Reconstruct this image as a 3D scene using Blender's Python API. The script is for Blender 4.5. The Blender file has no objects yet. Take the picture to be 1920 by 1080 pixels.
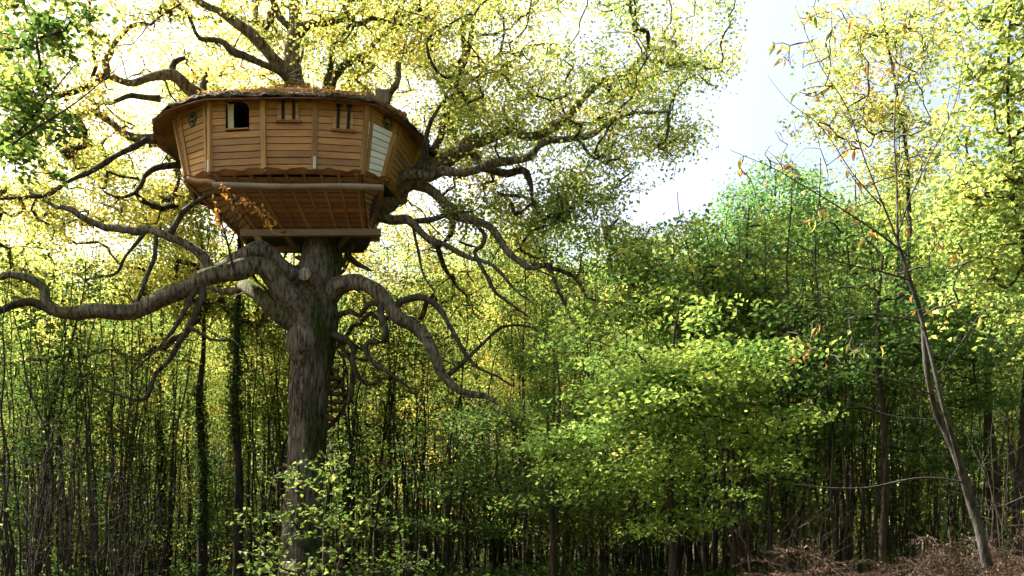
import bpy, math
import numpy as np
from mathutils import Vector, Matrix

# ------------------------------------------------------------------ camera, sky, sun, exposure
scene = bpy.context.scene
C = scene.collection
FPX, HX, HY, EYE = 1706.667, 960.0, 1000.0, 1.6      # focal length in pixels of the 1920 px photo, horizon, eye height

cam_d = bpy.data.cameras.new('camera'); cam = bpy.data.objects.new('camera', cam_d); C.objects.link(cam)
cam_d.lens = 32.0; cam_d.sensor_width = 36.0; cam_d.clip_end = 2000; cam_d.clip_start = 0.05
cam_d.shift_y = (HY - 540.0) / 1920.0                # level camera, rising front
cam.location = (0, 0, EYE); cam.rotation_euler = (math.radians(90), 0, 0)
scene.camera = cam

SUN = np.array([-0.60, 0.29, 0.74]); SUN /= np.linalg.norm(SUN)
world = bpy.data.worlds.new('World'); scene.world = world; world.use_nodes = True
wn = world.node_tree.nodes; wl = world.node_tree.links
sky = wn.new('ShaderNodeTexSky'); sky.sky_type = 'NISHITA'; sky.sun_disc = False
sky.sun_elevation = math.asin(SUN[2]); sky.sun_rotation = math.atan2(SUN[0], SUN[1])
sky.dust_density = 9.0; sky.air_density = 1.0; sky.ozone_density = 1.0
wl.new(sky.outputs[0], wn['Background'].inputs[0]); wn['Background'].inputs[1].default_value = 0.09
sd = bpy.data.lights.new('sun', 'SUN'); sd.energy = 5.0; sd.angle = math.radians(0.55); sd.color = (1.0, 0.94, 0.82)
sun = bpy.data.objects.new('sun', sd); C.objects.link(sun); sun.location = (-30, -10, 50)
sun.rotation_euler = Vector(SUN).to_track_quat('Z', 'Y').to_euler()
scene.view_settings.view_transform = 'Standard'; scene.view_settings.look = 'None'
scene.view_settings.exposure = 2.35; scene.view_settings.gamma = 1.0
scene.cycles.max_bounces = 4; scene.cycles.diffuse_bounces = 3; scene.cycles.transmission_bounces = 4
scene.cycles.glossy_bounces = 2; scene.cycles.sample_clamp_indirect = 6.0; scene.cycles.adaptive_threshold = 0.02

rng = np.random.default_rng(11)

# ------------------------------------------------------------------ helpers
def P(px, py, Y):
    return np.array([(px - HX) * Y / FPX, Y, EYE + (HY - py) * Y / FPX])
def proj(p):
    p = np.atleast_2d(p)
    return HX + p[:, 0] * FPX / p[:, 1], HY - (p[:, 2] - EYE) * FPX / p[:, 1]
def unit(v):
    return v / np.maximum(np.linalg.norm(v, axis=-1, keepdims=True), 1e-9)

def mk_mesh(name, parts, mats):
    """parts: dicts V (N,3), F (M,k), m material slot, col (N,3) or None, smooth"""
    me = bpy.data.meshes.new(name)
    V = np.concatenate([p['V'] for p in parts]); nv = len(V)
    ls, lt, mi, sm, li = [], [], [], [], []
    off = 0; lo = 0
    for p in parts:
        F = np.asarray(p['F']); k = F.shape[1]; m = len(F)
        li.append((F + off).ravel()); ls.append(lo + np.arange(m) * k); lt.append(np.full(m, k))
        mi.append(np.full(m, p.get('m', 0))); sm.append(np.full(m, bool(p.get('smooth', False))))
        off += len(p['V']); lo += m * k
    li, ls, lt, mi, sm = map(np.concatenate, (li, ls, lt, mi, sm))
    me.vertices.add(nv); me.vertices.foreach_set('co', V.astype(np.float32).ravel())
    me.loops.add(len(li)); me.loops.foreach_set('vertex_index', li.astype(np.int32))
    me.polygons.add(len(ls)); me.polygons.foreach_set('loop_start', ls.astype(np.int32))
    try: me.polygons.foreach_set('loop_total', lt.astype(np.int32))
    except Exception: pass
    me.polygons.foreach_set('material_index', mi.astype(np.int32))
    me.polygons.foreach_set('use_smooth', sm)
    if any(p.get('col') is not None for p in parts):
        col = np.ones((nv, 4), np.float32); o = 0
        for p in parts:
            n = len(p['V'])
            if p.get('col') is not None: col[o:o + n, :3] = p['col']
            o += n
        a = me.color_attributes.new('Col', 'FLOAT_COLOR', 'POINT'); a.data.foreach_set('color', col.ravel())
    for m in mats: me.materials.append(m)
    me.update(calc_edges=True)
    return me

def link(name, data, parent=None, kind=None):
    o = bpy.data.objects.new(name, data); C.objects.link(o)
    if parent is not None:
        o.parent = parent
        if parent.parent is None and parent.type == 'EMPTY':
            o.matrix_parent_inverse = Matrix.Translation(-Vector(parent.location))
    if kind: o['kind'] = kind
    return o
def thing(name, label, cat, loc, group=None):
    o = bpy.data.objects.new(name, None); C.objects.link(o); o.location = Vector(loc); o.empty_display_size = 0.2
    return tag(o, label, cat, group)
def tag(o, label, cat, group=None, kind=None):
    o['label'] = label; o['category'] = cat
    if group: o['group'] = group
    if kind: o['kind'] = kind
    return o
def copy_tree(src, loc, rz, sc, label, group, color=None):
    r = src.copy(); C.objects.link(r); r.location = loc; r.rotation_euler = (0, 0, rz); r.scale = sc
    r['label'] = label; r['group'] = group
    for ch in src.children:
        c = ch.copy(); C.objects.link(c); c.parent = r
        if color is not None: c.color = (*color, 1)
    return r

def catmull(pts, step):
    pts = np.asarray(pts, float); n = len(pts)
    if n < 3:
        k = max(2, int(np.linalg.norm(pts[-1, :3] - pts[0, :3]) / step) + 1)
        t = np.linspace(0, 1, k)[:, None]; return pts[0] * (1 - t) + pts[-1] * t
    q = np.vstack([2 * pts[0] - pts[1], pts, 2 * pts[-1] - pts[-2]]); out = []
    for i in range(n - 1):
        p0, p1, p2, p3 = q[i:i + 4]
        k = max(1, int(np.linalg.norm(p2[:3] - p1[:3]) / step))
        t = (np.arange(k) / k)[:, None]
        out.append(0.5 * (2 * p1 + (p2 - p0) * t + (2 * p0 - 5 * p1 + 4 * p2 - p3) * t ** 2 + (3 * p1 - p0 - 3 * p2 + p3) * t ** 3))
    out.append(pts[-1:]); return np.vstack(out)

def tube(pts, rad, sides=6, cap=True, rough=0.0, ridges=0, r=rng):
    pts = np.asarray(pts, float); K = len(pts); rad = np.asarray(rad, float)
    T = unit(np.gradient(pts, axis=0))
    ref = np.array([1.0, 0.13, 0.07]) if abs(unit(pts[-1] - pts[0])[0]) < 0.75 else np.array([0.1, 1.0, 0.2])
    A = unit(ref - (T @ ref)[:, None] * T); B = np.cross(T, A)
    th = np.arange(sides) * 2 * np.pi / sides
    R = rad[:, None] * np.ones((K, sides))
    if rough:
        n1 = r.normal(size=(K, sides))
        for _ in range(2):
            n1 = (n1 + np.roll(n1, 1, 1) + np.roll(n1, -1, 1)) / 2.2
            n1[1:-1] = (n1[:-2] + n1[1:-1] * 1.4 + n1[2:]) / 3.0
        R = R * (1 + rough * n1)
    if ridges:
        ph = np.cumsum(r.normal(size=(K, 1)) * 0.05, 0)
        R = R * (1 + 0.035 * np.sin(ridges * th[None] + 3 * ph * ridges / 9 + 1.3 * np.sin(3 * th)[None]) + 0.02 * np.sin((ridges * 2 + 3) * th[None] + ph * 9))
    V = pts[:, None] + R[..., None] * (np.cos(th)[None, :, None] * A[:, None] + np.sin(th)[None, :, None] * B[:, None])
    V = V.reshape(-1, 3)
    i = np.arange(K - 1)[:, None] * sides; j = np.arange(sides)[None]; jn = (j + 1) % sides
    F = np.stack([i + j, i + jn, i + sides + jn, i + sides + j], -1).reshape(-1, 4)
    return V, F
def tubes_part(list_vf, m=0, smooth=True, col=None):
    V, F, o = [], [], 0
    for v, f in list_vf:
        V.append(v); F.append(f + o); o += len(v)
    d = dict(V=np.concatenate(V), F=np.concatenate(F), m=m, smooth=smooth)
    if col is not None: d['col'] = np.tile(np.asarray(col), (o, 1))
    return d

def grow(seed_pos, seed_rad, targets, r, step=0.4, bend=0.16, droop=0.0, tip=0.006, rmax=0.08, power=0.48, up=0.25):
    """attach every target to the nearest branch so far; returns list of (points, radii) and target tip directions"""
    n0 = len(seed_pos); cap = n0 + len(targets) * 24
    pos = np.zeros((cap, 3)); pos[:n0] = seed_pos; par = np.full(cap, -1); w = np.zeros(cap); n = n0
    d0 = np.array([np.min(np.sum((seed_pos - t) ** 2, 1)) for t in targets])
    chains = []
    for ti in np.argsort(d0):
        t = targets[ti]
        dv = t - pos[:n]; d = np.linalg.norm(dv, axis=1)
        j = int(np.argmin(d + 0.25 * np.maximum(0, -dv[:, 2])))
        L = d[j]; m = int(min(20, max(2, L / step + 1))); a = pos[j]
        ctrl = (a + t) / 2 + r.normal(size=3) * L * bend + np.array([0, 0, up * L * 0.3])
        s = (np.arange(1, m + 1) / m)[:, None]
        pts = (1 - s) ** 2 * a + 2 * s * (1 - s) * ctrl + s ** 2 * t
        pts[:-1] += r.normal(size=(m - 1, 3)) * min(0.06, L * 0.05)
        pts[:, 2] -= droop * s[:, 0] ** 2 * L
        if n + m >= cap: break
        pos[n:n + m] = pts; par[n] = j; par[n + 1:n + m] = np.arange(n, n + m - 1); w[n + m - 1] = 1
        chains.append((n, n + m, j)); n += m
    for k in range(n - 1, n0 - 1, -1): w[par[k]] += w[k]
    rad = np.minimum(tip * np.maximum(w, 1) ** power * 1.25, rmax); rad[:n0] = seed_rad
    out, tips = [], []
    for a, b, j in chains:
        pts = np.vstack([pos[j], pos[a:b]]); rr = np.concatenate([[min(rad[a] * 1.15, rad[j] * 0.9)], rad[a:b]])
        rr[-1] *= 0.6; out.append((pts, rr)); tips.append(pts)
    return out, tips

PAL_T = np.array([0, 0.3, 0.5, 0.7, 0.88, 1.0])
PAL = np.array([[0.05, 0.10, 0.024], [0.12, 0.177, 0.040], [0.265, 0.295, 0.066], [0.48, 0.39, 0.092], [0.44, 0.22, 0.05], [0.19, 0.10, 0.045]])
def palette(a):
    a = np.clip(a, 0, 1); return np.stack([np.interp(a, PAL_T, PAL[:, k]) for k in range(3)], -1)

def leaves(base, aut, r, L=0.11, W=0.075, up=0.8, hang=0.25, spread=1.0):
    """two folded triangles per leaf"""
    n = len(base)
    N = unit(r.normal(size=(n, 3)) * 0.75 * spread + np.array([0, 0, up]))
    D = r.normal(size=(n, 3)); D[:, 2] = D[:, 2] * 0.5 - hang
    D = unit(D - np.sum(D * N, 1, keepdims=True) * N); S = np.cross(D, N)
    s = r.uniform(0.65, 1.25, (n, 1)); l = L * s; w = W * s * r.uniform(0.8, 1.15, (n, 1))
    fold = w * r.uniform(0.0, 0.35, (n, 1)); dr = l * r.uniform(-0.05, 0.25, (n, 1))
    V = np.stack([base, base + D * l * 0.48 + S * w * 0.5 + N * fold, base + D * l - N * dr, base + D * l * 0.48 - S * w * 0.5 + N * fold], 1).reshape(-1, 3)
    i = np.arange(n)[:, None] * 4
    F = np.concatenate([i + np.array([[0, 1, 2]]), i + np.array([[0, 2, 3]])])
    col = np.repeat(palette(aut) * r.uniform(0.8, 1.2, (n, 1)), 4, 0)
    return dict(V=V, F=F, col=col)

def clump(tips, per, r, aut, sig=(0.3, 0.3, 0.2), along=0.5, aut_sd=0.1, **kw):
    """leaves gathered round the outer part of each twig"""
    bs, au = [], []
    for i, pts in enumerate(tips):
        k = int(per * r.uniform(0.5, 1.5))
        u = 1 - along * r.random(k) ** 1.3
        x = u * (len(pts) - 1); a = np.minimum(x.astype(int), len(pts) - 2); f = (x - a)[:, None]
        b = pts[a] * (1 - f) + pts[a + 1] * f + r.normal(size=(k, 3)) * np.asarray(sig)
        bs.append(b); au.append(aut(pts[-1]) + r.normal() * aut_sd + r.normal(size=k) * 0.06)
    return leaves(np.concatenate(bs), np.concatenate(au), r, **kw)

def ellipsoid(n, c, rad, r, shell=0.35):
    d = unit(r.normal(size=(n, 3))); q = (shell + (1 - shell) * r.random((n, 1))) ** 0.6
    return np.asarray(c) + d * q * np.asarray(rad)

# ------------------------------------------------------------------ materials
def new_mat(name):
    m = bpy.data.materials.new(name); m.use_nodes = True; nt = m.node_tree; nt.nodes.clear()
    out = nt.nodes.new('ShaderNodeOutputMaterial'); return m, nt, out
def N(nt, kind, **kw):
    n = nt.nodes.new(kind)
    for k, v in kw.items(): setattr(n, k, v)
    return n
def leaf_mat(name, trans=0.5, gloss=0.025, boost=1.25):
    m, nt, out = new_mat(name); L = nt.links.new
    at = N(nt, 'ShaderNodeAttribute', attribute_name='Col'); oi = N(nt, 'ShaderNodeObjectInfo')
    mx = N(nt, 'ShaderNodeMix', data_type='RGBA', blend_type='MULTIPLY'); mx.inputs[0].default_value = 1
    L(at.outputs['Color'], mx.inputs[6]); L(oi.outputs['Color'], mx.inputs[7])
    df = N(nt, 'ShaderNodeBsdfDiffuse'); tr = N(nt, 'ShaderNodeBsdfTranslucent'); gl = N(nt, 'ShaderNodeBsdfGlossy'); gl.inputs['Roughness'].default_value = 0.38
    hs = N(nt, 'ShaderNodeHueSaturation'); hs.inputs['Saturation'].default_value = 1.0; hs.inputs['Value'].default_value = boost
    L(mx.outputs[2], df.inputs[0]); L(mx.outputs[2], hs.inputs['Color']); L(hs.outputs[0], tr.inputs[0])
    m1 = N(nt, 'ShaderNodeMixShader'); m1.inputs[0].default_value = trans; L(df.outputs[0], m1.inputs[1]); L(tr.outputs[0], m1.inputs[2])
    m2 = N(nt, 'ShaderNodeMixShader'); m2.inputs[0].default_value = gloss; L(m1.outputs[0], m2.inputs[1]); L(gl.outputs[0], m2.inputs[2])
    L(m2.outputs[0], out.inputs[0]); return m
def bark_mat(name, dark, light, scale=6.0, stretch=0.25, bump=0.6, attr=False, rough=0.9):
    m, nt, out = new_mat(name); L = nt.links.new
    tc = N(nt, 'ShaderNodeTexCoord'); mp = N(nt, 'ShaderNodeMapping'); mp.inputs['Scale'].default_value = (1, 1, stretch)
    L(tc.outputs['Object'], mp.inputs[0])
    n1 = N(nt, 'ShaderNodeTexNoise'); n1.inputs['Scale'].default_value = scale; n1.inputs['Detail'].default_value = 6; n1.inputs['Roughness'].default_value = 0.65
    v1 = N(nt, 'ShaderNodeTexVoronoi', feature='DISTANCE_TO_EDGE'); v1.inputs['Scale'].default_value = scale * 1.7
    L(mp.outputs[0], n1.inputs['Vector']); L(mp.outputs[0], v1.inputs['Vector'])
    cr = N(nt, 'ShaderNodeValToRGB'); cr.color_ramp.elements[0].position = 0.36; cr.color_ramp.elements[1].position = 0.66
    cr.color_ramp.elements[0].color = (*dark, 1); cr.color_ramp.elements[1].color = (*light, 1); L(n1.outputs[0], cr.inputs[0])
    src = cr.outputs[0]
    if attr:
        at = N(nt, 'ShaderNodeAttribute', attribute_name='Col')
        mx = N(nt, 'ShaderNodeMix', data_type='RGBA', blend_type='MULTIPLY'); mx.inputs[0].default_value = 1
        L(src, mx.inputs[6]); L(at.outputs['Color'], mx.inputs[7]); src = mx.outputs[2]
    b = N(nt, 'ShaderNodeBsdfPrincipled'); b.inputs['Roughness'].default_value = rough; b.inputs['Specular IOR Level'].default_value = 0.2
    L(src, b.inputs['Base Color'])
    ad = N(nt, 'ShaderNodeMath', operation='ADD'); mu = N(nt, 'ShaderNodeMath', operation='MINIMUM'); mu.inputs[1].default_value = 0.09
    L(v1.outputs[0], mu.inputs[0]); L(mu.outputs[0], ad.inputs[0]); L(n1.outputs[0], ad.inputs[1])
    bp = N(nt, 'ShaderNodeBump'); bp.inputs['Strength'].default_value = bump; bp.inputs['Distance'].default_value = 0.06
    L(ad.outputs[0], bp.inputs['Height']); L(bp.outputs[0], b.inputs['Normal']); L(b.outputs[0], out.inputs[0]); return m
def wood_mat(name, dark, light, scale=2.2, rough=0.6, vary=0.3, stretch=14):
    m, nt, out = new_mat(name); L = nt.links.new
    tc = N(nt, 'ShaderNodeTexCoord'); oi = N(nt, 'ShaderNodeObjectInfo')
    va = N(nt, 'ShaderNodeVectorMath', operation='ADD'); sc = N(nt, 'ShaderNodeVectorMath', operation='SCALE'); sc.inputs['Scale'].default_value = 37.0
    L(oi.outputs['Random'], sc.inputs[0]); L(tc.outputs['Object'], va.inputs[0]); L(sc.outputs[0], va.inputs[1])
    mp = N(nt, 'ShaderNodeMapping'); mp.inputs['Scale'].default_value = (1, stretch, stretch); L(va.outputs[0], mp.inputs[0])
    n1 = N(nt, 'ShaderNodeTexNoise'); n1.inputs['Scale'].default_value = scale; n1.inputs['Detail'].default_value = 5; n1.inputs['Distortion'].default_value = 0.7
    L(mp.outputs[0], n1.inputs['Vector'])
    n2 = N(nt, 'ShaderNodeTexNoise'); n2.inputs['Scale'].default_value = 1.3; n2.inputs['Detail'].default_value = 3; L(va.outputs[0], n2.inputs['Vector'])
    cr = N(nt, 'ShaderNodeValToRGB'); cr.color_ramp.elements[0].position = 0.28; cr.color_ramp.elements[1].position = 0.75
    cr.color_ramp.elements[0].color = (*dark, 1); cr.color_ramp.elements[1].color = (*light, 1)
    av = N(nt, 'ShaderNodeMath', operation='ADD'); a2 = N(nt, 'ShaderNodeMath', operation='MULTIPLY'); a2.inputs[1].default_value = 0.5
    L(n1.outputs[0], av.inputs[0]); L(n2.outputs[0], av.inputs[1]); L(av.outputs[0], a2.inputs[0]); L(a2.outputs[0], cr.inputs[0])
    mr = N(nt, 'ShaderNodeMapRange'); mr.inputs[3].default_value = 1 - vary; mr.inputs[4].default_value = 1 + vary * 0.6; L(oi.outputs['Random'], mr.inputs[0])
    hs = N(nt, 'ShaderNodeHueSaturation'); L(cr.outputs[0], hs.inputs['Color']); L(mr.outputs[0], hs.inputs['Value'])
    b = N(nt, 'ShaderNodeBsdfPrincipled'); b.inputs['Roughness'].default_value = rough; L(hs.outputs[0], b.inputs['Base Color'])
    bp = N(nt, 'ShaderNodeBump'); bp.inputs['Strength'].default_value = 0.25; bp.inputs['Distance'].default_value = 0.01
    L(n1.outputs[0], bp.inputs['Height']); L(bp.outputs[0], b.inputs['Normal']); L(b.outputs[0], out.inputs[0]); return m
def plain_mat(name, col, rough=0.6, metal=0.0, noise=0.3, scale=9):
    m, nt, out = new_mat(name); L = nt.links.new
    n1 = N(nt, 'ShaderNodeTexNoise'); n1.inputs['Scale'].default_value = scale; n1.inputs['Detail'].default_value = 4
    tc = N(nt, 'ShaderNodeTexCoord'); L(tc.outputs['Object'], n1.inputs['Vector'])
    cr = N(nt, 'ShaderNodeValToRGB'); c = np.array(col)
    cr.color_ramp.elements[0].color = (*np.clip(c * (1 - noise), 0, 1), 1); cr.color_ramp.elements[1].color = (*np.clip(c * (1 + noise), 0, 1), 1)
    L(n1.outputs[0], cr.inputs[0])
    b = N(nt, 'ShaderNodeBsdfPrincipled'); b.inputs['Roughness'].default_value = rough; b.inputs['Metallic'].default_value = metal
    L(cr.outputs[0], b.inputs['Base Color']); L(b.outputs[0], out.inputs[0]); return m

M_leaf = leaf_mat('oak_leaf', 0.6, 0.015, 1.8); M_leaf2 = leaf_mat('forest_leaf', 0.55, 0.008, 1.45); M_dry = leaf_mat('dry_leaf', 0.3, 0.008, 1.0)
M_oak = bark_mat('oak_bark', (0.025, 0.02, 0.014), (0.28, 0.23, 0.17), 14.0, 0.22, 1.0, True)
M_bark = bark_mat('forest_bark', (0.013, 0.010, 0.008), (0.065, 0.052, 0.038), 9.0, 0.2, 0.5)
M_pale = bark_mat('chestnut_bark', (0.016, 0.015, 0.013), (0.085, 0.078, 0.068), 14.0, 0.3, 0.4)
M_ground = bark_mat('leaf_litter', (0.02, 0.013, 0.007), (0.07, 0.043, 0.022), 7.0, 1.0, 0.8)
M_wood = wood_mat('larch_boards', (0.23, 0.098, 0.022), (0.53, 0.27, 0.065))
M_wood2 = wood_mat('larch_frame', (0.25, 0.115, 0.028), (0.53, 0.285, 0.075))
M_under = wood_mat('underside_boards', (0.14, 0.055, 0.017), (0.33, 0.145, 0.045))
M_grey = wood_mat('weathered_log', (0.12, 0.085, 0.055), (0.27, 0.20, 0.135))
M_skysheen = wood_mat('sky_sheen_boards', (0.62, 0.60, 0.58), (0.85, 0.84, 0.83), vary=0.08)  # sky reflection on the boards, put into their base colour
M_beam = wood_mat('oak_beam', (0.13, 0.075, 0.028), (0.30, 0.19, 0.075))
M_iron = plain_mat('black_iron', (0.008, 0.007, 0.006), 0.9, 0.0)
M_dark = plain_mat('dark_interior', (0.015, 0.012, 0.01), 0.9)
M_cloth = plain_mat('cream_curtain', (0.72, 0.69, 0.5), 0.9, 0, 0.08)
M_thatch = bark_mat('thatch', (0.035, 0.025, 0.016), (0.15, 0.115, 0.075), 14.0, 1.0, 0.9)
M_green = plain_mat('green_paint', (0.02, 0.06, 0.035), 0.4)
M_glass = plain_mat('dark_glass', (0.02, 0.03, 0.03), 0.05, 0, 0.1)
M_plate = plain_mat('grey_plate', (0.55, 0.56, 0.55), 0.5, 0, 0.15)

# ------------------------------------------------------------------ ground
def ground_z(x, y):
    bank = 0.62 / (1 + np.exp(-(x - 3.1) * 1.6)) * np.exp(-((y - 10.5) / 4.2) ** 2)
    return bank + 0.12 * np.sin(x * 0.31 + 1) * np.cos(y * 0.27) + 0.05 * np.sin(x * 1.3 + y * 0.9) - 0.05
gx = np.concatenate([np.linspace(-150, -42, 9), np.linspace(-40, 40, 121), np.linspace(42, 150, 9)])
gy = np.concatenate([np.linspace(-60, -4, 8), np.linspace(-3, 60, 95), np.linspace(64, 170, 14)])
GX, GY = np.meshgrid(gx, gy); GV = np.stack([GX, GY, ground_z(GX, GY)], -1).reshape(-1, 3)
nx = len(gx); ii = (np.arange(len(gy) - 1)[:, None] * nx + np.arange(nx - 1)[None]).ravel()
link('ground', mk_mesh('ground', [dict(V=GV, F=np.stack([ii, ii + 1, ii + nx + 1, ii + nx], -1), smooth=True)], [M_ground]), None, 'structure')
def gz(x, y): return float(ground_z(np.float64(x), np.float64(y)))

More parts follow.
